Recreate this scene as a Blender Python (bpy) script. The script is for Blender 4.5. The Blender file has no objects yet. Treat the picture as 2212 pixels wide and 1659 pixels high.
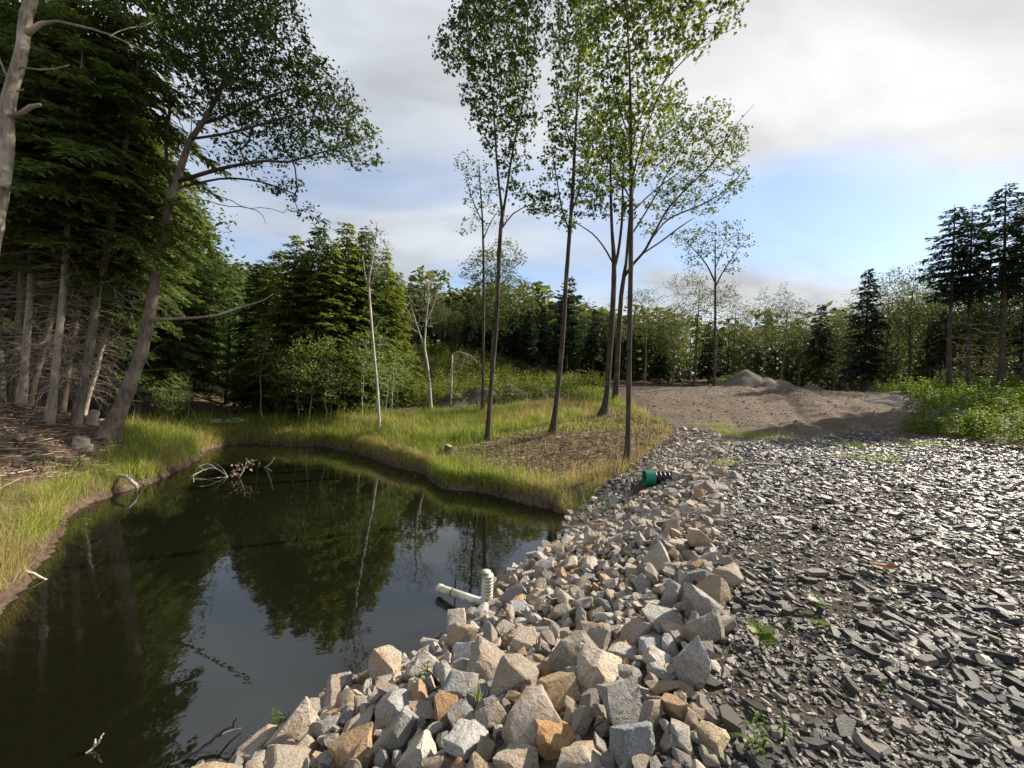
import bpy, bmesh, math, random
import numpy as np
from mathutils import Matrix, Vector

# ------------------------------------------------------------------ camera
S = bpy.context.scene
COL = S.collection
W0, H0, F0 = 2212.0, 1659.0, 830.0          # measuring frame (pixels) and focal length in it
CAMZ = 3.3                                   # eye above the water (water is z = 0)
PITCH, ROLL = math.radians(0.5), math.radians(2.5)
_F = np.array([0, math.cos(PITCH), math.sin(PITCH)])
_Z = np.array([0, -math.sin(PITCH), math.cos(PITCH)])
_X = np.array([1.0, 0, 0])
_R = _X*math.cos(ROLL) + _Z*math.sin(ROLL)
_U = _Z*math.cos(ROLL) - _X*math.sin(ROLL)
EYE = np.array([0, 0, CAMZ])
cam_d = bpy.data.cameras.new('camera')
cam_d.sensor_width = 36; cam_d.lens = 36*F0/W0
cam_d.clip_start = 0.05; cam_d.clip_end = 3000
cam = bpy.data.objects.new('camera', cam_d); COL.objects.link(cam)
cam.matrix_world = Matrix(((_R[0], _U[0], -_F[0], 0), (_R[1], _U[1], -_F[1], 0), (_R[2], _U[2], -_F[2], CAMZ), (0, 0, 0, 1)))
S.camera = cam
S.cycles.max_bounces = 6; S.cycles.diffuse_bounces = 3; S.cycles.glossy_bounces = 3; S.cycles.transmission_bounces = 4; S.cycles.transparent_max_bounces = 6

# ------------------------------------------------------------------ sky, sun, exposure
SUN_AZ, SUN_EL = math.radians(63), math.radians(33)     # to the right of the view, ahead
SUNV = Vector((math.sin(SUN_AZ)*math.cos(SUN_EL), math.cos(SUN_AZ)*math.cos(SUN_EL), math.sin(SUN_EL)))
world = bpy.data.worlds.new('World'); S.world = world; world.use_nodes = True
def make_world():
    nt = world.node_tree; nt.nodes.clear(); N = nt.nodes.new; L = nt.links.new
    out = N('ShaderNodeOutputWorld'); bg = N('ShaderNodeBackground'); bg.inputs[1].default_value = 0.101
    sky = N('ShaderNodeTexSky'); sky.sky_type = 'NISHITA'; sky.sun_disc = False
    sky.sun_elevation = SUN_EL; sky.sun_rotation = SUN_AZ; sky.air_density = 1.0; sky.dust_density = 0.2; sky.ozone_density = 2.5
    tc = N('ShaderNodeTexCoord'); sep = N('ShaderNodeSeparateXYZ'); L(tc.outputs['Generated'], sep.inputs[0])
    def mth(op, a, b=None, c=None):
        n = N('ShaderNodeMath'); n.operation = op
        for i, v in enumerate((a, b, c)):
            if v is None: continue
            if isinstance(v, (int, float)): n.inputs[i].default_value = v
            else: L(v, n.inputs[i])
        return n.outputs[0]
    h = mth('ADD', mth('MAXIMUM', sep.outputs[2], 0.0), 0.30)
    px = mth('DIVIDE', sep.outputs[0], h); py = mth('DIVIDE', sep.outputs[1], h)
    cmb = N('ShaderNodeCombineXYZ'); L(px, cmb.inputs[0]); L(py, cmb.inputs[1])
    mp = N('ShaderNodeMapping'); L(cmb.outputs[0], mp.inputs[0])
    mp.inputs['Rotation'].default_value = (0, 0, math.radians(-35)); mp.inputs['Scale'].default_value = (0.8, 1.7, 1); mp.inputs['Location'].default_value = SKYLOC
    def nz(sc, det, rough, dist):
        n = N('ShaderNodeTexNoise'); L(mp.outputs[0], n.inputs['Vector']); n.inputs['Scale'].default_value = sc; n.inputs['Detail'].default_value = det
        n.inputs['Roughness'].default_value = rough; n.inputs['Distortion'].default_value = dist; return n.outputs[0]
    def mrange(x, a, b, c=0.0, d=1.0):
        n = N('ShaderNodeMapRange'); n.interpolation_type = 'SMOOTHSTEP'; L(x, n.inputs[0])
        for i, v in enumerate((a, b, c, d)): n.inputs[i+1].default_value = v
        return n.outputs[0]
    cov = mrange(nz(0.85, 8, .48, .5), .34, .56)
    soft = mrange(nz(1.1, 5, .45, .3), .30, .70)          # thick and thin parts of the cloud sheet
    fine = mrange(nz(3.2, 6, .5, .6), .30, .70)
    dotn = N('ShaderNodeVectorMath'); dotn.operation = 'DOT_PRODUCT'; L(tc.outputs['Generated'], dotn.inputs[0]); dotn.inputs[1].default_value = SUNV
    sunny = mth('POWER', mth('MAXIMUM', dotn.outputs['Value'], 0.0), 3.0)
    body = mth('ADD', mth('MULTIPLY', soft, 1.5), mth('MULTIPLY', fine, .8))
    br = mth('MULTIPLY', mth("ADD", body, 2.75), mth('ADD', mth('MULTIPLY', sunny, 0.16), 0.96))
    ctint = N('ShaderNodeMix'); ctint.data_type = 'RGBA'; L(sunny, ctint.inputs[0])
    ctint.inputs[6].default_value = (0.93, 0.985, 1.07, 1); ctint.inputs[7].default_value = (1.0, 0.985, 0.955, 1)
    cc = N('ShaderNodeMix'); cc.data_type = 'RGBA'; cc.blend_type = 'MULTIPLY'; cc.inputs[0].default_value = 1
    cb = N('ShaderNodeCombineXYZ'); [L(br, cb.inputs[i]) for i in range(3)]
    L(cb.outputs[0], cc.inputs[6]); L(ctint.outputs[2], cc.inputs[7])
    mix = N('ShaderNodeMix'); mix.data_type = 'RGBA'; L(mth('ADD', mth('MULTIPLY', cov, 0.72), .26), mix.inputs[0])
    L(sky.outputs[0], mix.inputs[6]); L(cc.outputs[2], mix.inputs[7])
    L(mix.outputs[2], bg.inputs[0]); L(bg.outputs[0], out.inputs[0])
SKYLOC = (3.1, 1.7, 0)
make_world()
sun_d = bpy.data.lights.new('sun', 'SUN'); sun_d.energy = 5.0; sun_d.angle = math.radians(0.8); sun_d.color = (1.0, 0.90, 0.76)
sun = bpy.data.objects.new('sun', sun_d); COL.objects.link(sun)
sun.rotation_euler = (-SUNV).to_track_quat('-Z', 'Y').to_euler()
S.view_settings.view_transform = 'Standard'; S.view_settings.look = 'None'
S.view_settings.exposure = 0.98; S.view_settings.gamma = 1.0; S.view_settings.use_curve_mapping = False

# ------------------------------------------------------------------ projection helpers
def ray(u, v):
    return _F*F0 + _R*(u-W0/2) - _U*(v-H0/2)
def pd(u, v, D):
    d = ray(u, v); return EYE + d*(D/d[1])
def pz(u, v, z):
    d = ray(u, v); return EYE + d*((z-CAMZ)/d[2])
def proj(P):
    P = np.atleast_2d(P) - EYE
    f = P@_F; f = np.where(f < 0.05, 0.05, f)
    return W0/2 + F0*(P@_R)/f, H0/2 - F0*(P@_U)/f, P@_F
MPX = 1.0/F0        # metres per pixel per metre of depth

rng = np.random.default_rng(7)

# ------------------------------------------------------------------ mesh helpers
def mk_mesh(name, V, faces, smooth=False):
    me = bpy.data.meshes.new(name)
    V = np.asarray(V, dtype=np.float32)
    if not isinstance(faces, (list, tuple)): faces = [faces]
    faces = [np.asarray(f, dtype=np.int32) for f in faces if len(f)]
    me.vertices.add(len(V)); me.vertices.foreach_set('co', V.ravel())
    loops = np.concatenate([f.ravel() for f in faces])
    tot = np.concatenate([np.full(len(f), f.shape[1], np.int32) for f in faces])
    st = np.concatenate([[0], np.cumsum(tot)[:-1]]).astype(np.int32)
    me.loops.add(len(loops)); me.loops.foreach_set('vertex_index', loops)
    me.polygons.add(len(tot)); me.polygons.foreach_set('loop_start', st)
    me.polygons.foreach_set('use_smooth', np.full(len(tot), smooth, dtype=bool))
    me.update(calc_edges=True); me.validate()
    return me
class MB:
    def __init__(s): s.V = []; s.F = {}; s.n = 0
    def add(s, V, F):
        V = np.asarray(V, float).reshape(-1, 3)
        for f in (F if isinstance(F, list) else [F]):
            f = np.asarray(f, int)
            if len(f): s.F.setdefault(f.shape[1], []).append(f + s.n)
        s.V.append(V); s.n += len(V)
    def mesh(s, name, smooth=False):
        return mk_mesh(name, np.concatenate(s.V), [np.concatenate(f) for f in s.F.values()], smooth)
def obj(name, me, mat=None, parent=None, loc=None):
    o = bpy.data.objects.new(name, me); COL.objects.link(o)
    if mat is not None and not me.materials: me.materials.append(mat)
    if parent is not None: o.parent = parent
    if loc is not None: o.location = loc
    return o
def tag(o, label, cat=None, group=None, kind=None):
    o['label'] = label
    if cat: o['category'] = cat
    if group: o['group'] = group
    if kind: o['kind'] = kind
    return o
def empty(name, loc, rz=0, sc=1):
    o = bpy.data.objects.new(name, None); COL.objects.link(o); o.location = loc; o.rotation_euler = (0, 0, rz)
    o.scale = (sc, sc, sc) if isinstance(sc, (int, float)) else sc
    o.empty_display_size = 0.2
    return o
def copy_tree(o, parent=None):
    c = o.copy(); COL.objects.link(c); c.parent = parent
    for ch in o.children: copy_tree(ch, c)
    return c
def tube(path, rad, k=6, cap=True, jit=0.0, rg=rng):
    path = np.asarray(path, float); n = len(path); rad = np.broadcast_to(np.asarray(rad, float), (n,))
    t = np.gradient(path, axis=0); t /= np.linalg.norm(t, axis=1, keepdims=True) + 1e-9
    m = np.abs(t.mean(0)); ref = np.eye(3)[np.argmin(m)]
    a = np.cross(t, ref); a /= np.linalg.norm(a, axis=1, keepdims=True) + 1e-9; b = np.cross(t, a)
    ang = np.arange(k)*2*np.pi/k
    R = rad[:, None]*(1 + (rg.normal(0, jit, (n, k)) if jit else 0))
    V = path[:, None, :] + R[:, :, None]*(np.cos(ang)[None, :, None]*a[:, None, :] + np.sin(ang)[None, :, None]*b[:, None, :])
    i = np.arange(n-1)[:, None]*k; j = np.arange(k)[None, :]; j2 = (j+1) % k
    Fq = np.stack([i+j, i+j2, i+k+j2, i+k+j], -1).reshape(-1, 4)
    fs = [Fq]
    if cap: fs.append(np.array([list(range(k)), list(range((n-1)*k, n*k))[::-1]])[:, ::-1] if k > 2 else [])
    return V.reshape(-1, 3), fs
def smooth_path(pts, n):
    pts = np.asarray(pts, float); m = len(pts)
    if m == 2:
        t = np.linspace(0, 1, n)[:, None]; return pts[0]*(1-t)+pts[1]*t
    d = np.concatenate([[0], np.cumsum(np.linalg.norm(np.diff(pts[:, :3], axis=0), axis=1))])
    q = np.linspace(0, d[-1], n); out = np.empty((n, pts.shape[1]))
    tan = np.gradient(pts, d, axis=0)
    idx = np.clip(np.searchsorted(d, q, side='right')-1, 0, m-2)
    h = (d[idx+1]-d[idx])[:, None]; s = ((q-d[idx])[:, None])/h
    return (2*s**3-3*s**2+1)*pts[idx] + (s**3-2*s**2+s)*h*tan[idx] + (-2*s**3+3*s**2)*pts[idx+1] + (s**3-s**2)*h*tan[idx+1]
def scatter(tmpl, tfaces, P, size, yaw, tilt, roll=None, dirv=None):
    """instances of a small template (verts m x 3) baked into arrays"""
    n = len(P); m = len(tmpl)
    cy, sy = np.cos(yaw), np.sin(yaw); ct, st = np.cos(tilt), np.sin(tilt)
    roll = np.zeros(n) if roll is None else roll
    cr, sr = np.cos(roll), np.sin(roll)
    size = np.asarray(size, float)
    if size.ndim == 1: size = np.repeat(size[:, None], 3, 1)
    T = tmpl[None]*size[:, None, :]
    x, y, z = T[..., 0], T[..., 1], T[..., 2]
    y, z = y*cr[:, None]-z*sr[:, None], y*sr[:, None]+z*cr[:, None]            # roll about x
    x, z = x*ct[:, None]-z*st[:, None], x*st[:, None]+z*ct[:, None]            # tilt up
    x, y = x*cy[:, None]-y*sy[:, None], x*sy[:, None]+y*cy[:, None]            # yaw
    V = np.stack([x, y, z], -1) + P[:, None, :]
    off = (np.arange(n)*m)
    Fs = [(np.asarray(f)[None] + off[:, None, None]).reshape(-1, np.asarray(f).shape[1]) for f in tfaces]
    return V.reshape(-1, 3), Fs
# value noise
_perm = np.random.default_rng(3).random((256, 256))
def vnoise(x, y, sc=1.0, oct=3):
    x = np.asarray(x, float)/sc + 57.3; y = np.asarray(y, float)/sc + 91.7; out = 0; amp = 1; tot = 0
    for o in range(oct):
        xi = np.floor(x).astype(int); yi = np.floor(y).astype(int); fx = x-xi; fy = y-yi
        fx = fx*fx*(3-2*fx); fy = fy*fy*(3-2*fy)
        g = lambda a, b: _perm[a % 256, b % 256]
        out = out + amp*((g(xi, yi)*(1-fx)+g(xi+1, yi)*fx)*(1-fy) + (g(xi, yi+1)*(1-fx)+g(xi+1, yi+1)*fx)*fy)
        tot += amp; amp *= 0.5; x = x*2.03+13; y = y*2.03+29
    return out/tot
def smst(a, b, x):
    t = np.clip((x-a)/(b-a), 0, 1); return t*t*(3-2*t)
def sdist(P, poly):
    """signed distance to a polygon, negative inside"""
    P = np.asarray(P, float); A = np.asarray(poly, float); B = np.roll(A, -1, 0)
    best = np.full(len(P), 1e9); ins = np.zeros(len(P), bool)
    for a, b in zip(A, B):
        ab = b-a; t = np.clip(((P-a)@ab)/(ab@ab+1e-12), 0, 1)
        best = np.minimum(best, np.linalg.norm(P-(a+t[:, None]*ab), axis=1))
        c = ((a[1] > P[:, 1]) != (b[1] > P[:, 1])) & (P[:, 0] < (b[0]-a[0])*(P[:, 1]-a[1])/(b[1]-a[1]+1e-12)+a[0]); ins ^= c
    return np.where(ins, -best, best)

# ------------------------------------------------------------------ materials
def newmat(name):
    m = bpy.data.materials.new(name); m.use_nodes = True; nt = m.node_tree; nt.nodes.clear()
    out = nt.nodes.new('ShaderNodeOutputMaterial'); return m, nt, nt.nodes.new, nt.links.new, out
def ramp(N, stops, interp='LINEAR'):
    r = N('ShaderNodeValToRGB'); r.color_ramp.interpolation = interp; e = r.color_ramp.elements
    while len(e) < len(stops): e.new(0.5)
    for i, (p, c) in enumerate(stops): e[i].position = p; e[i].color = (*c, 1)
    return r
def noise(N, L, vec, sc, det=5, rough=0.55, dist=0):
    n = N('ShaderNodeTexNoise'); n.inputs['Scale'].default_value = sc; n.inputs['Detail'].default_value = det
    n.inputs['Roughness'].default_value = rough; n.inputs['Distortion'].default_value = dist
    if vec is not None: L(vec, n.inputs['Vector'])
    return n
def leaf_mat(name, c1, c2, c3, trans=0.45, gloss=0.5):
    m, nt, N, L, out = newmat(name)
    geo = N('ShaderNodeNewGeometry'); r = ramp(N, [(0, c1), (0.55, c2), (1, c3)]); L(geo.outputs['Random Per Island'], r.inputs[0])
    tcn = N('ShaderNodeTexCoord'); nz = noise(N, L, tcn.outputs['Object'], 0.9, 2)
    hsv = N('ShaderNodeHueSaturation'); L(r.outputs[0], hsv.inputs['Color'])
    mr = N('ShaderNodeMapRange'); L(nz.outputs[0], mr.inputs[0]); mr.inputs[1].default_value = .3; mr.inputs[2].default_value = .7; mr.inputs[3].default_value = .75; mr.inputs[4].default_value = 1.25
    L(mr.outputs[0], hsv.inputs['Value'])
    p = N('ShaderNodeBsdfPrincipled'); L(hsv.outputs[0], p.inputs['Base Color']); p.inputs['Roughness'].default_value = gloss
    p.inputs['Specular IOR Level'].default_value = 0.35
    tl = N('ShaderNodeBsdfTranslucent'); h2 = N('ShaderNodeHueSaturation'); L(hsv.outputs[0], h2.inputs['Color'])
    h2.inputs['Hue'].default_value = 0.478; h2.inputs['Value'].default_value = 1.7; h2.inputs['Saturation'].default_value = 1.1
    L(h2.outputs[0], tl.inputs[0])
    mx = N('ShaderNodeMixShader'); mx.inputs[0].default_value = trans; L(p.outputs[0], mx.inputs[1]); L(tl.outputs[0], mx.inputs[2]); L(mx.outputs[0], out.inputs[0])
    return m
def bark_mat(name, c1, c2, sc=1.0, bump=0.6, lichen=None):
    m, nt, N, L, out = newmat(name)
    tcn = N('ShaderNodeTexCoord'); mp = N('ShaderNodeMapping'); L(tcn.outputs['Object'], mp.inputs[0]); mp.inputs['Scale'].default_value = (9*sc, 9*sc, 1.5*sc)
    n1 = noise(N, L, mp.outputs[0], 1.6, 6, .65, .4); n2 = noise(N, L, tcn.outputs['Object'], 1.3, 4)
    r = ramp(N, [(.3, c1), (.72, c2)]); L(n1.outputs[0], r.inputs[0])
    mixc = N('ShaderNodeMix'); mixc.data_type = 'RGBA'; L(r.outputs[0], mixc.inputs[6]); mixc.inputs[7].default_value = (*(lichen or tuple(x*1.35 for x in c2)), 1)
    mr = N('ShaderNodeMapRange'); L(n2.outputs[0], mr.inputs[0]); mr.inputs[1].default_value = .5; mr.inputs[2].default_value = .72; L(mr.outputs[0], mixc.inputs[0])
    p = N('ShaderNodeBsdfPrincipled'); L(mixc.outputs[2], p.inputs['Base Color']); p.inputs['Roughness'].default_value = .9; p.inputs['Specular IOR Level'].default_value = .2
    bp = N('ShaderNodeBump'); bp.inputs['Strength'].default_value = bump; bp.inputs['Distance'].default_value = .03; L(n1.outputs[0], bp.inputs['Height']); L(bp.outputs[0], p.inputs['Normal'])
    L(p.outputs[0], out.inputs[0]); return m
def stone_mat(name, stops, island, stain=(.33, .19, .08), stain_amt=.55, rough=.75, scale=1.0, spec=.3, grain=1.0):
    m, nt, N, L, out = newmat(name)
    if island: rnd = N('ShaderNodeNewGeometry').outputs['Random Per Island']
    else: rnd = N('ShaderNodeObjectInfo').outputs['Random']
    r = ramp(N, stops); L(rnd, r.inputs[0])
    tcn = N('ShaderNodeTexCoord'); off = N('ShaderNodeVectorMath'); off.operation = 'ADD'; L(tcn.outputs['Object'], off.inputs[0])
    mu = N('ShaderNodeMath'); mu.operation = 'MULTIPLY'; L(rnd, mu.inputs[0]); mu.inputs[1].default_value = 37.0
    cb = N('ShaderNodeCombineXYZ'); [L(mu.outputs[0], cb.inputs[i]) for i in range(3)]; L(cb.outputs[0], off.inputs[1])
    n1 = noise(N, L, off.outputs[0], 5*scale, 5, .6); n2 = noise(N, L, off.outputs[0], 42*scale, 5, .7); n3 = noise(N, L, off.outputs[0], 9*scale, 4, .6, 1.0)
    mr = N('ShaderNodeMapRange'); L(n1.outputs[0], mr.inputs[0]); mr.inputs[1].default_value = .47; mr.inputs[2].default_value = .68; mr.inputs[4].default_value = stain_amt
    a = N('ShaderNodeMix'); a.data_type = 'RGBA'; L(mr.outputs[0], a.inputs[0]); L(r.outputs[0], a.inputs[6]); a.inputs[7].default_value = (*stain, 1)
    hs = N('ShaderNodeHueSaturation'); L(a.outputs[2], hs.inputs['Color'])
    m2 = N('ShaderNodeMapRange'); L(n2.outputs[0], m2.inputs[0]); m2.inputs[1].default_value = .25; m2.inputs[2].default_value = .75; m2.inputs[3].default_value = 1-.55*grain; m2.inputs[4].default_value = 1+.5*grain
    L(m2.outputs[0], hs.inputs['Value'])
    p = N('ShaderNodeBsdfPrincipled'); L(hs.outputs[0], p.inputs['Base Color']); p.inputs['Roughness'].default_value = rough; p.inputs['Specular IOR Level'].default_value = spec
    ad = N('ShaderNodeMath'); ad.operation = 'MULTIPLY_ADD'; L(n3.outputs[0], ad.inputs[0]); ad.inputs[1].default_value = 2.2; L(n2.outputs[0], ad.inputs[2])
    bp = N('ShaderNodeBump'); bp.inputs['Strength'].default_value = .9; bp.inputs['Distance'].default_value = .016; L(ad.outputs[0], bp.inputs['Height']); L(bp.outputs[0], p.inputs['Normal'])
    L(p.outputs[0], out.inputs[0]); return m
def plain_mat(name, c, rough=.5, var=.15, sc=6, spec=.4, c2=None):
    m, nt, N, L, out = newmat(name); tcn = N('ShaderNodeTexCoord'); n1 = noise(N, L, tcn.outputs['Object'], sc, 5)
    c2 = c2 or tuple(x*(1-2.5*var) for x in c)
    r = ramp(N, [(.35, c2), (.65, c)]); L(n1.outputs[0], r.inputs[0])
    p = N('ShaderNodeBsdfPrincipled'); L(r.outputs[0], p.inputs['Base Color']); p.inputs['Roughness'].default_value = rough; p.inputs['Specular IOR Level'].default_value = spec
    L(p.outputs[0], out.inputs[0]); return m
def island_mat(name, stops, rough=.85, trans=0):
    m, nt, N, L, out = newmat(name); g = N('ShaderNodeNewGeometry'); r = ramp(N, stops); L(g.outputs['Random Per Island'], r.inputs[0])
    p = N('ShaderNodeBsdfPrincipled'); L(r.outputs[0], p.inputs['Base Color']); p.inputs['Roughness'].default_value = rough; p.inputs['Specular IOR Level'].default_value = .25
    if trans:
        tl = N('ShaderNodeBsdfTranslucent'); L(r.outputs[0], tl.inputs[0]); mx = N('ShaderNodeMixShader'); mx.inputs[0].default_value = trans
        L(p.outputs[0], mx.inputs[1]); L(tl.outputs[0], mx.inputs[2]); L(mx.outputs[0], out.inputs[0])
    else: L(p.outputs[0], out.inputs[0])
    return m
M = {}
M['oak'] = leaf_mat('oak_leaf', (.018, .038, .008), (.035, .068, .014), (.062, .105, .022), .35, .42)
M['maple'] = leaf_mat('maple_leaf', (.034, .060, .012), (.062, .100, .018), (.115, .155, .028), .5, .45)
M['maple2'] = leaf_mat('maple_leaf_dark', (.022, .042, .012), (.042, .070, .017), (.075, .108, .026), .45, .45)
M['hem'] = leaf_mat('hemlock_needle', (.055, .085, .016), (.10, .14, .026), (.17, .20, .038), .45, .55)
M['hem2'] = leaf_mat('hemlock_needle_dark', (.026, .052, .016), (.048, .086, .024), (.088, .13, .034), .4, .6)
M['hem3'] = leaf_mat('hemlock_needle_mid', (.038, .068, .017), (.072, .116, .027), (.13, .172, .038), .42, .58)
M['far'] = leaf_mat('far_leaf', (.035, .055, .016), (.06, .088, .022), (.105, .115, .03), .4, .6)
M['farc'] = leaf_mat('far_conifer', (.012, .030, .017), (.022, .046, .022), (.038, .064, .028), .25, .6)
M['sap'] = leaf_mat('sapling_leaf', (.06, .11, .015), (.11, .17, .025), (.18, .24, .05), .5, .45)
M['sparse'] = leaf_mat('pale_leaf', (.07, .09, .04), (.11, .13, .055), (.15, .16, .07), .45, .6)
M['weed'] = leaf_mat('weed_leaf', (.045, .09, .012), (.085, .145, .02), (.16, .22, .03), .45, .62)
M['brush'] = leaf_mat('brush_leaf', (.06, .10, .016), (.11, .155, .025), (.18, .18, .04), .45, .55)
M['bark'] = bark_mat('bark_grey', (.07, .055, .042), (.25, .20, .155), 1.0, 1.0)
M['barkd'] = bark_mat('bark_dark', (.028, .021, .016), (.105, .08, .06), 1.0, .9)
M['barkp'] = bark_mat('bark_pale', (.15, .12, .095), (.43, .37, .30), 1.0, 1.0)
M['barkw'] = bark_mat('bark_birch', (.26, .24, .21), (.48, .45, .40), .8, .3)
M['dead'] = island_mat('dead_twig', [(0, (.14, .11, .085)), (1, (.38, .33, .27))])
M['rock'] = stone_mat('riprap_rock', [(0, (.33, .31, .28)), (.16, (.19, .195, .195)), (.30, (.44, .41, .36)), (.44, (.24, .21, .175)), (.58, (.46, .39, .30)), (.72, (.31, .27, .22)), (.84, (.38, .25, .13)), (.92, (.52, .50, .46)), (1, (.13, .135, .14))], False, scale=.3)
M['rocki'] = stone_mat('riprap_small', [(0, (.32, .30, .27)), (.16, (.18, .185, .18)), (.30, (.42, .39, .34)), (.44, (.22, .195, .16)), (.58, (.43, .36, .28)), (.72, (.28, .245, .20)), (.84, (.34, .23, .13)), (.92, (.45, .43, .39)), (1, (.12, .125, .13))], True)
SL = [(0, (.025, .025, .027)), (.32, (.05, .049, .048)), (.55, (.10, .092, .082)), (.68, (.21, .18, .148)), (.86, (.33, .285, .235)), (1, (.50, .45, .38))]
M['slate'] = stone_mat('slate_gravel', SL, True, (.16, .11, .07), .35, .44, 1.6, .65, .7)
M['slateo'] = stone_mat('slate_large', SL, False, (.16, .11, .07), .3, .44, 1.6, .65, .7)
M['grass'] = island_mat('green_grass', [(0, (.12, .19, .02)), (.5, (.25, .33, .04)), (.85, (.38, .40, .08)), (1, (.46, .40, .14))], .6, .5)
M['straw'] = island_mat('dry_grass', [(0, (.24, .24, .06)), (.35, (.40, .32, .12)), (.75, (.54, .42, .21)), (1, (.40, .23, .10))], .7, .45)
M['litter'] = island_mat('litter', [(0, (.07, .045, .03)), (.5, (.17, .12, .085)), (.85, (.30, .23, .17)), (1, (.42, .35, .28))])
M['white_plastic'] = plain_mat('white_pvc', (.72, .71, .63), .45, .10, 5, .5, (.36, .33, .21))
M['green_plastic'] = plain_mat('green_pvc', (.012, .20, .12), .35, .1, 8)
M['black_plastic'] = plain_mat('black_hdpe', (.014, .014, .016), .4, .1, 8)
M['steel'] = plain_mat('dark_rebar', (.03, .026, .024), .6, .2, 20)
M['wood'] = plain_mat('cut_wood', (.34, .25, .16), .85, .2, 25)
M['flower'] = island_mat('white_flower', [(0, (.6, .6, .55)), (1, (.8, .8, .76))], .7, .3)
M['redleaf'] = island_mat('red_leaf', [(0, (.30, .06, .03)), (1, (.42, .14, .05))], .6, .3)
def ground_mat():
    m, nt, N, L, out = newmat('ground_soil')
    tcn = N('ShaderNodeTexCoord'); at = N('ShaderNodeVertexColor'); at.layer_name = 'mask'; sp = N('ShaderNodeSeparateColor'); L(at.outputs[0], sp.inputs[0])
    n1 = noise(N, L, tcn.outputs['Object'], .7, 6); n2 = noise(N, L, tcn.outputs['Object'], 9, 6, .65); n3 = noise(N, L, tcn.outputs['Object'], 45, 4, .7)
    def col(a, b, nz, lo=.35, hi=.65):
        r = ramp(N, [(lo, a), (hi, b)]); L(nz.outputs[0], r.inputs[0]); return r.outputs[0]
    litter = col((.055, .038, .026), (.15, .105, .07), n2); dirt = col((.08, .058, .040), (.175, .132, .095), n2)
    grass = col((.075, .085, .025), (.19, .16, .06), n2); fines = col((.034, .027, .021), (.115, .092, .07), n3)
    def mixc(f, a, b):
        x = N('ShaderNodeMix'); x.data_type = 'RGBA'
        ad = N('ShaderNodeMath'); ad.operation = 'MULTIPLY_ADD'; L(n2.outputs[0], ad.inputs[0]); ad.inputs[1].default_value = .7; ad.inputs[2].default_value = -.35
        a2 = N('ShaderNodeMath'); a2.operation = 'ADD'; L(f, a2.inputs[0]); L(ad.outputs[0], a2.inputs[1])
        mr = N('ShaderNodeMapRange'); L(a2.outputs[0], mr.inputs[0]); mr.inputs[1].default_value = .3; mr.inputs[2].default_value = .7; L(mr.outputs[0], x.inputs[0])
        L(a, x.inputs[6]); L(b, x.inputs[7]); return x.outputs[2]
    c = mixc(sp.outputs[1], litter, grass); c = mixc(sp.outputs[0], c, dirt); c = mixc(sp.outputs[2], c, fines)
    hs = N('ShaderNodeHueSaturation'); L(c, hs.inputs['Color']); mr = N('ShaderNodeMapRange'); L(n1.outputs[0], mr.inputs[0]); mr.inputs[1].default_value = .3; mr.inputs[2].default_value = .7; mr.inputs[3].default_value = .75; mr.inputs[4].default_value = 1.25; L(mr.outputs[0], hs.inputs['Value'])
    p = N('ShaderNodeBsdfPrincipled'); L(hs.outputs[0], p.inputs['Base Color']); p.inputs['Roughness'].default_value = .95; p.inputs['Specular IOR Level'].default_value = .15
    ad = N('ShaderNodeMath'); ad.operation = 'MULTIPLY_ADD'; L(n2.outputs[0], ad.inputs[0]); ad.inputs[1].default_value = 3; L(n3.outputs[0], ad.inputs[2])
    bp = N('ShaderNodeBump'); bp.inputs['Strength'].default_value = .9; bp.inputs['Distance'].default_value = .03; L(ad.outputs[0], bp.inputs['Height']); L(bp.outputs[0], p.inputs['Normal'])
    L(p.outputs[0], out.inputs[0]); return m
M['ground'] = ground_mat()
def water_mat():
    m, nt, N, L, out = newmat('pond_water')
    tcn = N('ShaderNodeTexCoord'); n1 = noise(N, L, tcn.outputs['Object'], 1.6, 3); n2 = noise(N, L, tcn.outputs['Object'], 7, 2)
    ad = N('ShaderNodeMath'); ad.operation = 'MULTIPLY_ADD'; L(n2.outputs[0], ad.inputs[0]); ad.inputs[1].default_value = .25; L(n1.outputs[0], ad.inputs[2])
    bp = N('ShaderNodeBump'); bp.inputs['Strength'].default_value = .05; bp.inputs['Distance'].default_value = .05; L(ad.outputs[0], bp.inputs['Height'])
    fr = N('ShaderNodeFresnel'); fr.inputs[0].default_value = 1.75; L(bp.outputs[0], fr.inputs[1])
    gl = N('ShaderNodeBsdfGlossy'); gl.inputs['Roughness'].default_value = .015; L(bp.outputs[0], gl.inputs['Normal']); gl.inputs[0].default_value = (.95, .97, 1, 1)
    df = N('ShaderNodeBsdfDiffuse'); df.inputs[0].default_value = (.0125, .0130, .0060, 1)
    tr = N('ShaderNodeBsdfTransparent'); tr.inputs[0].default_value = (.36, .33, .20, 1)
    mb = N('ShaderNodeMixShader'); mb.inputs[0].default_value = .5; L(df.outputs[0], mb.inputs[1]); L(tr.outputs[0], mb.inputs[2])
    mx = N('ShaderNodeMixShader'); L(fr.outputs[0], mx.inputs[0]); L(mb.outputs[0], mx.inputs[1]); L(gl.outputs[0], mx.inputs[2]); L(mx.outputs[0], out.inputs[0])
    return m
M['water'] = water_mat()

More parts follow.
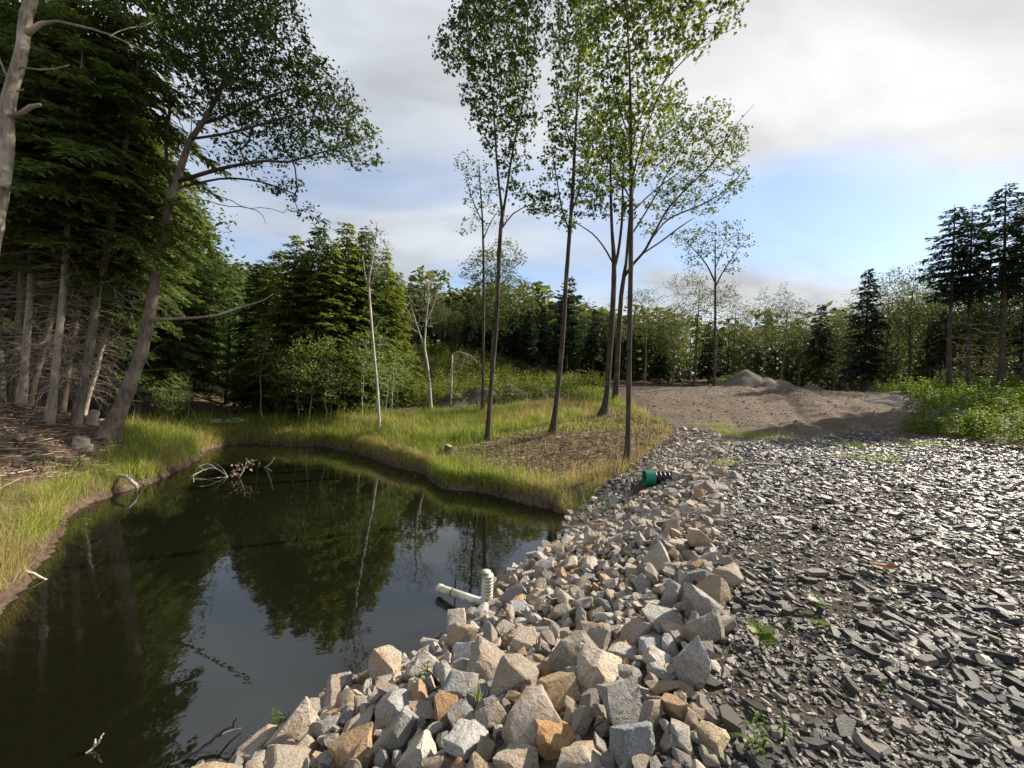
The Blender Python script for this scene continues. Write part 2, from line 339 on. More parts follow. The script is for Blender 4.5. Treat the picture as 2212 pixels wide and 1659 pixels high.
# ------------------------------------------------------------------ terrain
shore_px = [(380, 1720), (520, 1640), (600, 1592), (735, 1505), (870, 1440), (930, 1400), (965, 1355), (1010, 1330), (1050, 1300), (1090, 1250), (1130, 1225), (1180, 1195), (1215, 1150), (1228, 1118),
            (1190, 1100), (1110, 1082), (1040, 1062), (960, 1055), (915, 1025), (840, 1003), (790, 985), (735, 970), (690, 963), (620, 962), (540, 957), (480, 962), (440, 972), (432, 992), (390, 1014), (330, 1042), (280, 1056), (215, 1080), (160, 1102), (118, 1160), (75, 1225), (30, 1290), (-40, 1360), (-150, 1480)]
POND = [tuple(pz(u, v, 0)[:2]) for u, v in shore_px] + [(-6.2, 1.0), (-6.0, -2.0), (-4.4, -1.5)]
def jitter_poly(P, stp=.4, amp=.16):
    out = []; P = [np.array(p) for p in P]; n = len(P)
    for i in range(n):
        a, b = P[i], P[(i+1) % n]; L_ = np.linalg.norm(b-a); k = max(1, int(L_/stp)); e = (b-a)/max(L_, 1e-6); nn = np.array([e[1], -e[0]])
        for j in range(k):
            q = a + (b-a)*j/k; out.append(tuple(q + nn*amp*2*(float(vnoise(q[0]*1.0, q[1]*1.0, .55, 2))-.5)))
    return out
POND = jitter_poly(POND)
O_ST = np.array([1.0, 1.75]); SD = np.array([.5, .866]); TD = np.array([.866, -.5])
def st(x, y):
    dx = np.asarray(x)-O_ST[0]; dy = np.asarray(y)-O_ST[1]
    return dx*SD[0]+dy*SD[1], dx*TD[0]+dy*TD[1]
def xy_st(s, t): return O_ST[0]+s*SD[0]+t*TD[0], O_ST[1]+s*SD[1]+t*TD[1]
CP = []
for u, v, D in [(0, 868, 12), (60, 878, 12), (110, 888, 11.6), (170, 892, 12), (235, 945, 12.3), (210, 1000, 11.2), (100, 985, 9.8), (0, 1010, 8.6), (0, 1120, 7.3), (-300, 900, 11),
                (300, 935, 15), (450, 912, 20), (650, 908, 21.5), (820, 915, 18.6), (560, 900, 25), (430, 900, 16.5 + 9), (330, 905, 20),
                (1053, 953, 16.9), (1195, 940, 16.8), (1355, 1010, 11.8), (1305, 900, 21), (1042, 893, 24), (1250, 1040, 11.5), (1430, 960, 14.5), (1150, 1000, 13.5), (970, 1000, 14.2), (900, 930, 19.5), (1330, 858, 27),
                (930, 884, 26), (975, 877, 27), (870, 865, 29), (870, 762, 44), (1000, 772, 46), (1200, 832, 44), (1040, 838, 35), (1000, 800, 40), (760, 880, 30),
                (1500, 870, 24), (1600, 832, 33), (1400, 838, 33), (1900, 850, 30), (1750, 842, 33), (1750, 900, 22), (1600, 900, 21), (1900, 930, 17.5), (1480, 928, 17.2),
                (2200, 900, 19), (2200, 845, 26), (2000, 845, 27), (2400, 860, 22), (2100, 930, 16.5), (2450, 960, 14)]:
    CP.append(pd(u, v, D))
for s in (-8, -4, 0, 4, 8, 12, 14.5):
    for t in (0.2, 3, 6, 8): CP.append(np.array([*xy_st(s, t), 1.65]))
for x, y, z in [(-15, 40, 3), (-30, 45, 6), (-25, 25, 3.2), (-25, 8, 3), (-22, -5, 3), (0, 55, 8), (10, 60, 6.5), (25, 55, 5), (45, 55, 5), (60, 40, 5.5), (60, 15, 5), (35, 5, 2.6), (30, -10, 2), (-10, -15, 1.6), (0, -20, 1.6),
                (0, 90, 12), (40, 90, 9), (80, 90, 11), (-40, 90, 14), (-80, 60, 15), (90, 30, 9), (20, 42, 3.9), (35, 38, 4.2), (32, 45, 4.3)]:
    CP.append(np.array([x, y, z], float))
CP = np.array(CP)
def _phi(r): return np.sqrt(r*r + 1.2**2)
_A = _phi(np.linalg.norm(CP[:, None, :2]-CP[None, :, :2], axis=2)) - .12*np.eye(len(CP))
_zm = 2.0
_w = np.linalg.solve(_A, CP[:, 2]-_zm)
def tl_s(s): return np.interp(s, [-10, 6.8, 7.7, 9.2, 13, 17], [-3.9, -3.9, -3.1, -2.6, -2.3, -2.0])
def tr_s(s): return np.interp(s, [-10, 12, 17], [.05, .05, -.7])
def is_rip(s, t): return (s > -8) & (s < 17.2) & (t < tr_s(s)) & (t > tl_s(s))
def ground(x, y, detail=True):
    x = np.atleast_1d(np.asarray(x, float)); y = np.atleast_1d(np.asarray(y, float)); P = np.stack([x, y], 1)
    z = np.empty(len(x))
    for i in range(0, len(x), 20000):
        z[i:i+20000] = _zm + _phi(np.linalg.norm(P[i:i+20000, None]-CP[None, :, :2], axis=2))@_w
    far = np.hypot(x-8, y-20)
    z = np.where(far > 75, z + 0*far, z); z = np.clip(z, .3, 22)
    d = sdist(P, POND); s, t = st(x, y)
    if detail:
        rough = smst(0, 3, d)*(1-smst(-1.0, 1, t)*smst(18, 12, y)*.7)
        z = z + rough*((vnoise(x, y, 2.2, 3)-.5)*.22 + (vnoise(x+40, y, .7, 2)-.5)*.06)
        tp = x*.89-y*.45 + (vnoise(x, y, 5, 2)-.5)*1.6; wr = smst(14, 17, y)*smst(36, 32, y)*smst(-2, 3, t)
        for c_, w_, a_ in ((-.5, .22, .09), (1.1, .25, .10), (3.2, .22, .08), (4.9, .3, .11), (7.4, .25, .08), (2.1, .5, -.07), (6.0, .5, -.08)): z = z - wr*1.7*a_*np.exp(-((tp-c_)/w_)**2)
        z = z + wr*(vnoise(x-7, y+3, .8, 3)-.5)*.26
    rip = smst(-4.6, -3.6, t)*smst(9.5, 7.5, s)*smst(.6, -.2, t)
    prof_g = .03 + .40*(1-np.exp(-np.maximum(d, 0)/.13)) + .40*np.maximum(d, 0)
    prof_r = .04 + .50*np.maximum(d, 0)
    prof = prof_g*(1-rip)+prof_r*rip
    zz = np.minimum(z, prof + (vnoise(x, y, .6, 2)-.5)*.10*smst(0, .5, d))
    zin = -.06 - np.minimum(1.3, .42*np.maximum(-d, 0))
    return np.where(d > 0, zz, zin)
def gz(x, y): return float(ground(x, y)[0])
def px_poly(L_): return [tuple(pd(u, v, D)[:2]) for u, v, D in L_]
ROADP = px_poly([(1465, 930, 16.8), (1400, 872, 24), (1360, 838, 33)]) + [(10, 44), (34, 44)] + px_poly([(1885, 848, 31), (1990, 885, 22), (1960, 925, 18), (1850, 950, 16.2), (1700, 960, 15)]) + [(9.5, 12.5)]
SLATEP = [xy_st(-9, 0.0), xy_st(12, 0.0)] + px_poly([(1575, 958, 14.2), (1700, 952, 15.2), (1830, 945, 16.8), (2010, 962, 15.5), (2212, 1000, 13.2), (2400, 1040, 12.6)]) + [(30, 4), (24, -9), (-4, -9)]
LITP = px_poly([(-400, 1200, 7), (60, 1070, 8.5), (205, 1010, 10.8), (215, 905, 12.6), (240, 880, 16), (0, 850, 20), (-400, 850, 18)])
BANKP = px_poly([(985, 985, 14.8), (1010, 960, 16.8), (1180, 905, 20), (1330, 880, 23), (1440, 900, 19), (1440, 970, 14), (1370, 1040, 11), (1250, 1020, 12.4), (1100, 1015, 13)])
MEADP = px_poly([(235, 960, 12.2), (260, 905, 17), (430, 900, 24), (700, 902, 23), (900, 888, 24), (1180, 870, 26), (1330, 866, 26), (1440, 905, 18.5), (1440, 975, 13.8), (1360, 1045, 10.6)]) + [(2.2, 9.6), (-2, 8), (-12, 5), (-8.0, 3.5)] + px_poly([(0, 1060, 8.0)])
HILLP = px_poly([(860, 880, 26), (860, 755, 46), (1000, 765, 48), (1230, 828, 46), (1330, 850, 33), (1180, 872, 27), (960, 876, 27)])
WEEDP = px_poly([(1880, 850, 30), (2000, 838, 30), (2212, 838, 30), (2500, 850, 26), (2600, 1000, 14), (2300, 1010, 13.2), (2212, 992, 13.6), (2010, 955, 16), (1940, 935, 17.4), (1975, 905, 20), (1990, 880, 23)])
def build_terrain():
    def axis(lo, a, b, hi, fine):
        mid = np.arange(a, b, fine); L_ = []; x = a; stp = fine
        while x > lo: stp *= 1.09; x -= stp; L_.append(x)
        R_ = []; x = b; stp = fine
        while x < hi: R_.append(x); stp *= 1.09; x += stp
        return np.concatenate([L_[::-1], mid, R_])
    xs = axis(-400, -14, 20, 400, .2); ys = axis(-200, -1, 27, 500, .2)
    X, Y = np.meshgrid(xs, ys); x = X.ravel(); y = Y.ravel(); P = np.stack([x, y], 1)
    z = ground(x, y)
    V = np.stack([x, y, z], 1); nx = len(xs); ny = len(ys)
    i = (np.arange(ny-1)[:, None]*nx + np.arange(nx-1)[None, :]).ravel()
    Fq = np.stack([i, i+1, i+nx+1, i+nx], 1)
    wob = (vnoise(x, y, 1.5, 3)-.5)*1.2
    dp = sdist(P, POND); road = smst(.5, -.5, sdist(P, ROADP)+wob); slate = smst(.4, -.4, sdist(P, SLATEP)+wob*.6)
    s, t = st(x, y); rip = np.where(is_rip(s, t), 1., 0.)
    mead = np.maximum(smst(.6, -.6, sdist(P, MEADP)+wob), smst(1, -1, sdist(P, HILLP)+wob)); weed = smst(.6, -.6, sdist(P, WEEDP)+wob)
    bank = smst(.6, -.6, sdist(P, BANKP)+wob); lit = smst(.4, -.4, sdist(P, LITP)+wob*.5)
    green = np.clip(np.maximum(mead*(1-bank*.75), weed)*(1-lit)*smst(.05, .5, dp), 0, 1)
    fines = np.clip(np.maximum(slate, rip*.9), 0, 1)
    col = np.stack([road, green, fines, np.ones_like(x)], 1)
    c = P[Fq].mean(1); cd = sdist(c, POND); cs, ct = st(c[:, 0], c[:, 1])
    cat = np.full(len(Fq), 0)
    cat[sdist(c, MEADP) < 0] = 1; cat[sdist(c, HILLP) < 0] = 2; cat[sdist(c, ROADP) < 0] = 3; cat[sdist(c, SLATEP) < 0] = 4
    cat[is_rip(cs, ct)] = 5; cat[cd < 0] = 6
    info = [('forest_floor', 'brown leaf covered forest floor spreading under the trees', 'forest floor'), ('grass_bank', 'grassy bank of green and straw grass round the pond', 'grass bank'), ('hillside', 'green brushy hillside rising to the dark tree line', 'hillside'),
            ('dirt_road', 'brown dirt road climbing to the dirt mounds', 'road'), ('gravel_road', 'dark slate gravel road surface in the right foreground', 'road'), ('riprap_bank', 'bank of loose angular riprap rocks between pond and gravel road', 'rock bank'), ('pond_bed', 'dark muddy bed under the pond water', 'pond bed')]
    res = {}
    for k, (nm, lab, ctg) in enumerate(info):
        f = Fq[cat == k]; uq, inv = np.unique(f, return_inverse=True)
        me = mk_mesh(nm, V[uq], inv.reshape(-1, 4), True)
        ca = me.color_attributes.new('mask', 'FLOAT_COLOR', 'POINT'); ca.data.foreach_set('color', col[uq].astype(np.float32).ravel())
        o = obj(nm, me, M['ground']); tag(o, lab, None, None, 'structure'); res[nm] = o
    return res
TER = build_terrain()
_pp = np.array(POND); _pc = _pp.mean(0)
def offset_poly(P, r):
    P = np.array(P); n = len(P); out = []
    a2 = sum(P[i][0]*P[(i+1) % n][1]-P[(i+1) % n][0]*P[i][1] for i in range(n)); sg = 1 if a2 > 0 else -1
    for i in range(n):
        e = P[(i+1) % n]-P[i-1]; e /= np.linalg.norm(e); out.append(P[i] + sg*r*np.array([e[1], -e[0]]))
    return out
wv = np.array([(x, y, 0) for x, y in offset_poly(POND, .30)])
water = obj('pond_water', mk_mesh('pond_water', wv, [np.arange(len(wv))[None]]), M['water']); tag(water, 'still dark green pond water reflecting trees and cloudy sky', None, None, 'structure')
#MARK_TERRAIN

# ------------------------------------------------------------------ leaves and trees
LEAF_OAK = np.array([(0, 0, 0), (.25, .10, .01), (.45, .28, .04), (.62, .10, .02), (1, 0, .0), (.62, -.10, .02), (.45, -.28, .04), (.25, -.10, .01)]); LEAF_OAK[:, 2] *= 1.2
LEAF_ELL = np.array([(0, 0, 0), (.3, .24, .05), (.7, .2, .04), (1, 0, -.03), (.7, -.2, .04), (.3, -.24, .05)])
LEAF_MAPLE = np.array([(0, 0, 0), (.1, .34, .03), (.36, .22, .02), (.5, .52, .05), (.62, .2, .0), (1, 0, -.05), (.62, -.2, .0), (.5, -.52, .05), (.36, -.22, .02), (.1, -.34, .03)])
LEAF_Q = np.array([(0, 0, 0), (.5, .3, .03), (1, 0, 0), (.5, -.3, .03)])
NEED = np.array([(0, 0, 0), (.45, .2, .0), (1, 0, -.04), (.45, -.2, .0)])
def poly(t): return [np.arange(len(t))[None]]
def leaf_cloud(mb, centres, spread, per, size, tmpl, rg, tiltsd=.6, flat=.7):
    n = len(centres); k = rg.poisson(per, n); idx = np.repeat(np.arange(n), k)
    sp = np.asarray(spread)[idx] if np.ndim(spread) else np.full(len(idx), spread)
    d = rg.normal(0, 1, (len(idx), 3)); d[:, 2] *= flat
    P = centres[idx] + d*sp[:, None]*.62
    V, Fs = scatter(tmpl, poly(tmpl), P, size*rg.uniform(.6, 1.25, len(idx)), rg.uniform(0, 6.283, len(idx)), rg.normal(-.25, tiltsd, len(idx)), rg.normal(0, tiltsd, len(idx)))
    mb.add(V, Fs)
def sample_ell(ells, spacing, rg, cap=900):
    """poisson-ish points in a union of ellipsoids (c, r)"""
    vol = np.array([r[0]*r[1]*r[2] for c, r in ells]); pts = []
    ntry = int(min(14000, 40+vol.sum()*4.19/spacing**3*5))
    pick = rg.choice(len(ells), ntry, p=vol/vol.sum())
    d = rg.normal(0, 1, (ntry, 3)); d /= np.linalg.norm(d, axis=1, keepdims=True); d *= rg.random((ntry, 1))**(1/2.3)
    C = np.array([c for c, r in ells])[pick] + d*np.array([r for c, r in ells])[pick]
    keep = np.empty((0, 3))
    for p in C:
        if len(keep) == 0 or ((keep-p)**2).sum(1).min() > spacing**2:
            keep = np.vstack([keep, p])
            if len(keep) >= cap: break
    return keep
def grow(nodes, nrad, targets, rg, tip=.006, k=5, maxr=.5, wob=.12, up=.5):
    """branches from skeleton nodes to every target; returns MB"""
    pts = [np.asarray(p, float) for p in nodes]; par = [-1]*len(pts); fixed = len(pts)
    order = np.argsort(np.min(np.linalg.norm(targets[:, None]-np.array(pts)[None], axis=2), axis=1))
    chains = []
    arr = np.array(pts)
    for ti in order:
        p = targets[ti]; dv = p-arr; dist = np.linalg.norm(dv, axis=1)
        cost = dist + up*np.maximum(0, -dv[:, 2]) + .35*np.maximum(0, np.abs(dv[:, 2])-np.hypot(dv[:, 0], dv[:, 1])*1.8)
        j = int(np.argmin(cost)); a = arr[j]; Ld = dist[j]
        nseg = max(2, min(6, int(Ld/.35)+2)); tt = np.linspace(0, 1, nseg+1)[1:]
        mid = (a+p)/2 + np.array([0, 0, -.10*Ld]) + rg.normal(0, wob*.5, 3)*Ld
        prev = j; ch = [j]
        for q in tt:
            w = (1-q)**2*a + 2*q*(1-q)*mid + q*q*p
            if q < 1: w = w + rg.normal(0, wob*.14, 3)*Ld
            pts.append(w); par.append(prev); prev = len(pts)-1; ch.append(prev)
        arr = np.array(pts); chains.append(ch)
    n = len(pts); acc = np.zeros(n)
    has = np.zeros(n, bool)
    for i in range(fixed, n): has[par[i]] = True
    for i in range(n-1, fixed-1, -1):
        if not has[i]: acc[i] = tip**2.3
        if par[i] >= 0: acc[par[i]] += acc[i]
    R = np.minimum(np.maximum(acc, tip**2.3)**(1/2.3), maxr)
    mb = MB()
    for ch in chains:
        r = R[ch].copy(); 
        if ch[0] < fixed: r[0] = min(nrad[ch[0]]*.8, r[1]*1.4)
        else: r[0] = r[1]*1.1
        V, Fs = tube(arr[ch], r, k if r[1] > .012 else 3, False); mb.add(V, Fs)
    return mb
def trunk_mesh(paths, k=12, flare=None, rg=rng, step=.35):
    mb = MB(); nodes = []; rads = []
    for pi, pth in enumerate(paths):
        pth = np.asarray(pth, float); n = max(4, int(np.linalg.norm(np.diff(pth[:, :3], axis=0), axis=1).sum()/step))
        q = smooth_path(pth, n); P = q[:, :3]; r = np.maximum(q[:, 3], .006)
        if n > 6: P = P + np.cumsum(rg.normal(0, .0012, (n, 3)), 0)*np.linspace(0, 1, n)[:, None]
        if pi == 0 and flare: 
            h = P[:, 2]-P[0, 2]; r = r*(1+flare*np.exp(-np.maximum(h, 0)/.28)); P[0] = P[0]
            P = np.vstack([P[0]-[0, 0, .35], P]); r = np.concatenate([[r[0]*1.1], r])
        V, Fs = tube(P, r, k if r.max() > .05 else 6, True, .035, rg); mb.add(V, Fs)
        nodes += list(P[2:]); rads += list(r[2:])
    return mb, np.array(nodes), np.array(rads)
def px_path(L_, D, base=None, lean=0.0):
    """[(u, v, width_px)] -> [(x, y, z, r)]"""
    out = []
    for q in L_:
        u, v, w = q[:3]; dd = D + (q[3] if len(q) > 3 else 0)
        p = pd(u, v, dd); out.append([*p, w*.34*dd*MPX])
    if base is not None: out[0][:3] = base
    return np.array(out)
def hero(name, label, D, trunk, limbs, ells, leafmat, bark, spacing, per, leaf, tmpl, spread=.4, seed=1, tip=.006, flare=.5, group=None, cap=700, dead=None, dens=None):
    rg = np.random.default_rng(seed)
    b = pd(trunk[0][0], trunk[0][1], D); b[2] = gz(b[0], b[1])
    root = empty(name, tuple(b)); tag(root, label, 'tree', group)
    paths = [px_path(trunk, D, b)] + [px_path(l, D) for l in limbs]
    for p in paths: p[:, :3] -= b
    mb, nodes, rads = trunk_mesh(paths[:1], 14, flare, rg)
    obj('trunk', mb.mesh('trunk', True), bark, root)
    bm = MB()
    for lp in paths[1:]:
        l_mb, n2, r2 = trunk_mesh([lp], 9, None, rg); nodes = np.vstack([nodes, n2]); rads = np.concatenate([rads, r2]); obj('limb', l_mb.mesh('limb', True), M['barkd'] if bark is M['bark'] else bark, root)  # limbs of a grey trunk take dark bark: crown shade put into the colour
    E = []
    for e in ells:
        u, v, ru, rv = e[:4]; dD = e[4] if len(e) > 4 else 0; rD = e[5] if len(e) > 5 else (ru+rv)/2
        k = (D+dD)*MPX; E.append((pd(u, v, D+dD)-b, np.array([ru*k, rD*k, rv*k])))
    T = sample_ell(E, spacing, rg, cap)
    g = grow(nodes, rads, T, rg, tip); bm.add(np.concatenate(g.V), [np.concatenate(f) for f in g.F.values()])
    obj('branches', bm.mesh('branches', True), M['barkd'] if bark is M['bark'] else bark, root)['kind'] = 'stuff'  # same darker bark on the branches, standing in for shade in the crown
    cm = MB(); leaf_cloud(cm, T, np.full(len(T), spread*.60)*rg.uniform(.6, 1.35, len(T)), per, leaf, tmpl, rg)
    obj('crown', cm.mesh('crown'), leafmat, root)['kind'] = 'stuff'
    if dead:
        for l in dead:
            dm = MB(); q = smooth_path(px_path(l, D), 12); q[:, :3] -= b; V, Fs = tube(q[:, :3]+rg.normal(0, .012, (12, 3)), np.maximum(q[:, 3], .006), 6); dm.add(V, Fs)
            obj('dead_branch', dm.mesh('dead_branch', True), M['barkp'] if bark is M['bark'] else bark, root)
    return root

hero('oak_tree', 'leaning grey oak at left pond shore with broad dark crown and long bare branch', 12.3,
     [(232, 950, 50), (253, 899, 42), (287, 815, 35), (310, 742, 32), (322, 692, 30), (330, 639, 26), (340, 565, 25), (353, 499, 25), (365, 440, 25), (380, 400, 23), (388, 370, 19), (400, 333, 17), (413, 300, 16), (437, 267, 14), (460, 227, 12), (480, 187, 11), (510, 140, 9), (533, 95, 7), (552, 45, 5)],
     [[(372, 415, 13), (363, 367, 9), (358, 317, 9), (360, 283, 8), (367, 233, 8), (365, 216, 6)],
      [(385, 392, 12), (433, 377, 12, -.3), (483, 363, 11, -.6), (533, 353, 9, -.9), (580, 347, 8, -1.1), (620, 350, 7, -1.2), (667, 337, 6, -1.2), (717, 323, 4, -1.2), (760, 315, 3, -1.2)],
      [(390, 405, 9), (430, 395, 7, .4), (490, 385, 6, .9), (560, 392, 5, 1.3), (640, 420, 4, 1.5)],
      [(437, 267, 9), (490, 250, 8, .5), (560, 215, 7, 1), (640, 190, 5, 1.4)], [(460, 227, 8), (440, 150, 7, -.8), (430, 60, 5, -1.4)], [(413, 300, 8), (480, 290, 7, -.8), (560, 270, 6, -1.6), (660, 240, 4, -2)]],
     [(455, 40, 95, 70), (540, 70, 95, 80), (600, 130, 90, 75), (680, 210, 85, 70), (740, 270, 60, 60, -.5), (775, 315, 42, 45, -1), (640, 290, 100, 50), (560, 215, 100, 80), (480, 160, 70, 90, .5), (540, 330, 80, 28, -.5), (430, 110, 60, 90, -1), (610, 405, 50, 18, 1.2), (665, 455, 36, 16, 1.5), (705, 480, 22, 14, 1.5), (480, -70, 150, 70), (620, 20, 30, 60)],
     M['oak'], M['bark'], .40, 34, .16, LEAF_OAK, .42, 11, .008, .35, None, 620,
     dead=[[(326, 693, 14), (345, 690, 11), (400, 688, 9, -.3), (450, 683, 8, -.5), (510, 668, 7, -.7), (560, 650, 5, -.9), (583, 640, 4, -.9), (593, 631, 2, -.9)],
           [(378, 427, 5), (430, 430, 3), (483, 443, 3), (533, 448, 2.5), (583, 450, 2), (617, 457, 2), (628, 443, 1)], [(395, 407, 5), (467, 420, 3), (517, 443, 2.5), (567, 463, 2), (575, 483, 1)],
           [(413, 300, 5), (400, 285, 4), (388, 262, 3), (378, 235, 2)], [(405, 310, 4), (412, 280, 3), (414, 240, 2)]])
hero('oak_tree', 'tall pale trunked tree at the left edge with broken branch stubs', 9.0,
     [(-75, 1010, 52), (-60, 800, 44), (-35, 620, 40), (-8, 470, 38), (6, 380, 36), (13, 300, 34), (15, 233, 33), (25, 183, 31), (37, 150, 31), (48, 100, 28), (51, 73, 29), (55, 33, 28), (67, 0, 27), (80, -60, 24), (85, -200, 16)],
     [[(55, 75, 18), (75, 58, 14), (105, 45, 9), (150, 52, 7), (200, 63, 6), (260, 85, 4), (310, 110, 2)], [(27, 252, 15), (45, 245, 14), (60, 235, 13), (75, 226, 12), (88, 226, 9)], [(50, 146, 6), (75, 150, 5), (110, 150, 4), (150, 140, 2)], [(26, 180, 8), (12, 158, 6), (0, 130, 5), (-10, 100, 3)], [(37, 197, 5), (50, 193, 3)], [(70, -20, 14), (150, -110, 9), (230, -180, 5)], [(75, -40, 12), (0, -150, 8), (-60, -220, 5)]],
     [(90, -200, 150, 90), (230, -150, 120, 70), (-60, -190, 120, 90), (300, 30, 60, 40, .5)], M['oak'], M['barkp'], .5, 26, .15, LEAF_OAK, .45, 12, .007, .2, None, 240)
MAPLE_BARK = M['barkd']
hero('maple_tree', 'slender forked tree nearest the pond corner with tall dark crown', 16.9,
     [(1053, 955, 19), (1056, 900, 15), (1062, 820, 14), (1070, 730, 13), (1075, 640, 13), (1078, 540, 13), (1083, 475, 12), (1086, 455, 12)],
     [[(1085, 460, 9), (1078, 400, 8), (1072, 330, 7), (1068, 260, 6), (1060, 180, 5), (1045, 90, 4), (1030, 20, 3)], [(1087, 458, 9), (1095, 410, 8), (1102, 360, 7), (1115, 290, 6), (1130, 220, 5), (1140, 130, 4), (1140, 40, 3)], [(1080, 500, 5), (1110, 460, 4), (1150, 440, 3)]],
     [(1010, 85, 62, 65), (965, 110, 30, 35), (1060, 45, 70, 70), (1125, 70, 50, 90), (1045, 180, 48, 70), (1105, 170, 55, 80), (1070, 270, 50, 50), (1130, 265, 40, 45), (1108, 335, 40, 42), (1160, 440, 40, 30), (1120, 415, 30, 22), (1070, -50, 110, 60)],
     M['maple2'], MAPLE_BARK, .46, 24, .15, LEAF_MAPLE, .42, 13, .008, .45, 'tall slender trees on the bank', 420)
hero('maple_tree', 'slender straight tree with brown trunk between the forked tree and the clump', 16.8,
     [(1193, 942, 26), (1198, 900, 18), (1206, 830, 16), (1216, 720, 15), (1222, 620, 14), (1228, 540, 13), (1233, 470, 12), (1238, 400, 11), (1242, 320, 9), (1246, 240, 7), (1250, 150, 6), (1255, 60, 4), (1255, 0, 3)],
     [[(1230, 500, 6), (1215, 455, 5), (1205, 400, 4), (1195, 340, 3)], [(1234, 460, 6), (1255, 400, 5), (1275, 340, 3)], [(1242, 330, 5), (1215, 260, 4), (1195, 180, 3)]],
     [(1215, 260, 38, 70), (1200, 350, 32, 55), (1235, 150, 45, 80), (1215, 60, 45, 60), (1260, 30, 50, 60), (1190, 440, 38, 30), (1262, 400, 40, 40), (1265, 290, 35, 60), (1225, 480, 25, 15), (1240, -60, 80, 60)],
     M['maple2'], MAPLE_BARK, .46, 22, .15, LEAF_MAPLE, .40, 14, .008, .5, 'tall slender trees on the bank', 400)
hero('maple_tree', 'straight tree beside the green capped pipe with bright yellow green leaves', 11.8,
     [(1353, 1014, 24), (1356, 960, 18), (1358, 860, 16), (1360, 720, 15), (1362, 600, 15), (1363, 480, 14), (1363, 380, 12), (1362, 280, 10), (1360, 180, 8), (1356, 90, 6), (1350, 0, 4)],
     [[(1363, 400, 6), (1380, 330, 5, -.5), (1410, 240, 4, -1), (1450, 140, 3, -1.4), (1490, 40, 2, -1.6)], [(1363, 330, 6), (1385, 250, 5, .5), (1440, 170, 4, 1), (1520, 90, 3, 1.2), (1580, 40, 2, 1.2)], [(1362, 430, 5), (1330, 370, 4, .5), (1300, 300, 3, 1)], [(1361, 300, 5), (1330, 210, 4, -.7), (1310, 110, 3, -1)], [(1363, 460, 5), (1410, 415, 4, .4), (1470, 370, 3, .7)]],
     [(1320, 300, 60, 70), (1300, 190, 50, 70), (1330, 80, 80, 70), (1390, 170, 60, 70), (1430, 70, 70, 70), (1500, 50, 60, 50), (1560, 40, 45, 35), (1380, 270, 60, 60), (1285, 355, 40, 30), (1440, 210, 50, 40), (1400, 340, 50, 40), (1340, 380, 45, 30), (1400, -60, 180, 60)],
     M['maple'], MAPLE_BARK, .41, 20, .135, LEAF_MAPLE, .38, 15, .007, .4, 'tall slender trees on the bank', 560)
hero('maple_tree', 'twin stemmed tree just left of the straight yellow green tree', 21.0,
     [(1303, 903, 30), (1308, 870, 20), (1315, 790, 18), (1322, 690, 17), (1326, 610, 16), (1326, 560, 14), (1322, 500, 10), (1319, 420, 8), (1318, 340, 6), (1318, 260, 5)],
     [[(1326, 590, 8), (1336, 540, 9), (1343, 480, 8), (1345, 400, 6), (1350, 300, 4)], [(1325, 570, 6), (1305, 535, 5), (1280, 505, 4), (1255, 488, 3), (1225, 470, 2)]],
     [(1300, 430, 45, 40), (1330, 360, 45, 50), (1265, 450, 38, 28), (1320, 260, 50, 60), (1235, 455, 25, 18), (1350, 450, 30, 30), (1290, 330, 40, 40)],
     M['maple2'], MAPLE_BARK, .5, 20, .17, LEAF_MAPLE, .45, 16, .007, .5, 'tall slender trees on the bank', 320)
hero('maple_tree', 'spreading tree behind the clump with long bare limbs reaching right', 25.0,
     [(1329, 860, 22), (1333, 800, 17), (1338, 700, 15), (1343, 630, 14), (1348, 595, 13), (1352, 570, 10), (1356, 520, 8), (1362, 450, 7), (1372, 380, 5)],
     [[(1347, 600, 9), (1368, 570, 9, -.5), (1390, 545, 8, -1), (1415, 500, 7, -1.4), (1440, 455, 6, -1.8), (1480, 410, 5, -2), (1540, 350, 4, -2.2), (1590, 270, 2, -2.4), (1628, 226, 1.2, -2.4)], [(1385, 550, 6, -1), (1430, 520, 5), (1470, 490, 4, .6), (1500, 470, 2, .8)], [(1400, 525, 5, -1.2), (1450, 470, 5, .5), (1520, 440, 4, 1), (1580, 400, 3, 1.2), (1610, 360, 2, 1.2)], [(1356, 520, 6), (1400, 450, 5, .8), (1450, 360, 4, 1.2), (1500, 270, 3, 1.6)]],
     [(1500, 300, 60, 60), (1560, 330, 45, 40), (1590, 390, 30, 28), (1480, 400, 60, 36), (1530, 430, 45, 26), (1440, 440, 45, 30), (1430, 330, 50, 50), (1540, 250, 40, 35), (1400, 490, 22, 18), (1590, 300, 30, 30), (1460, 250, 45, 40)],
     M['maple'], MAPLE_BARK, .55, 17, .17, LEAF_MAPLE, .48, 17, .009, .5, 'tall slender trees on the bank', 420)
hero('maple_tree', 'thin sparse tree just behind the forked tree with small pale crown', 24.0,
     [(1042, 898, 12), (1043, 840, 9), (1044, 740, 8), (1045, 640, 8), (1044, 540, 7), (1042, 470, 6), (1038, 410, 4), (1035, 360, 3)],
     [[(1043, 520, 4), (1060, 480, 3), (1080, 450, 2)], [(1042, 480, 4), (1020, 430, 3), (1005, 380, 2)]],
     [(1030, 380, 34, 36), (1005, 350, 22, 18), (1060, 410, 28, 40), (1030, 440, 36, 30), (1000, 500, 16, 14), (1075, 460, 20, 25), (1030, 475, 30, 15)],
     M['maple2'], M['barkd'], .55, 15, .18, LEAF_ELL, .45, 18, .006, .3, 'tall slender trees on the bank', 260)
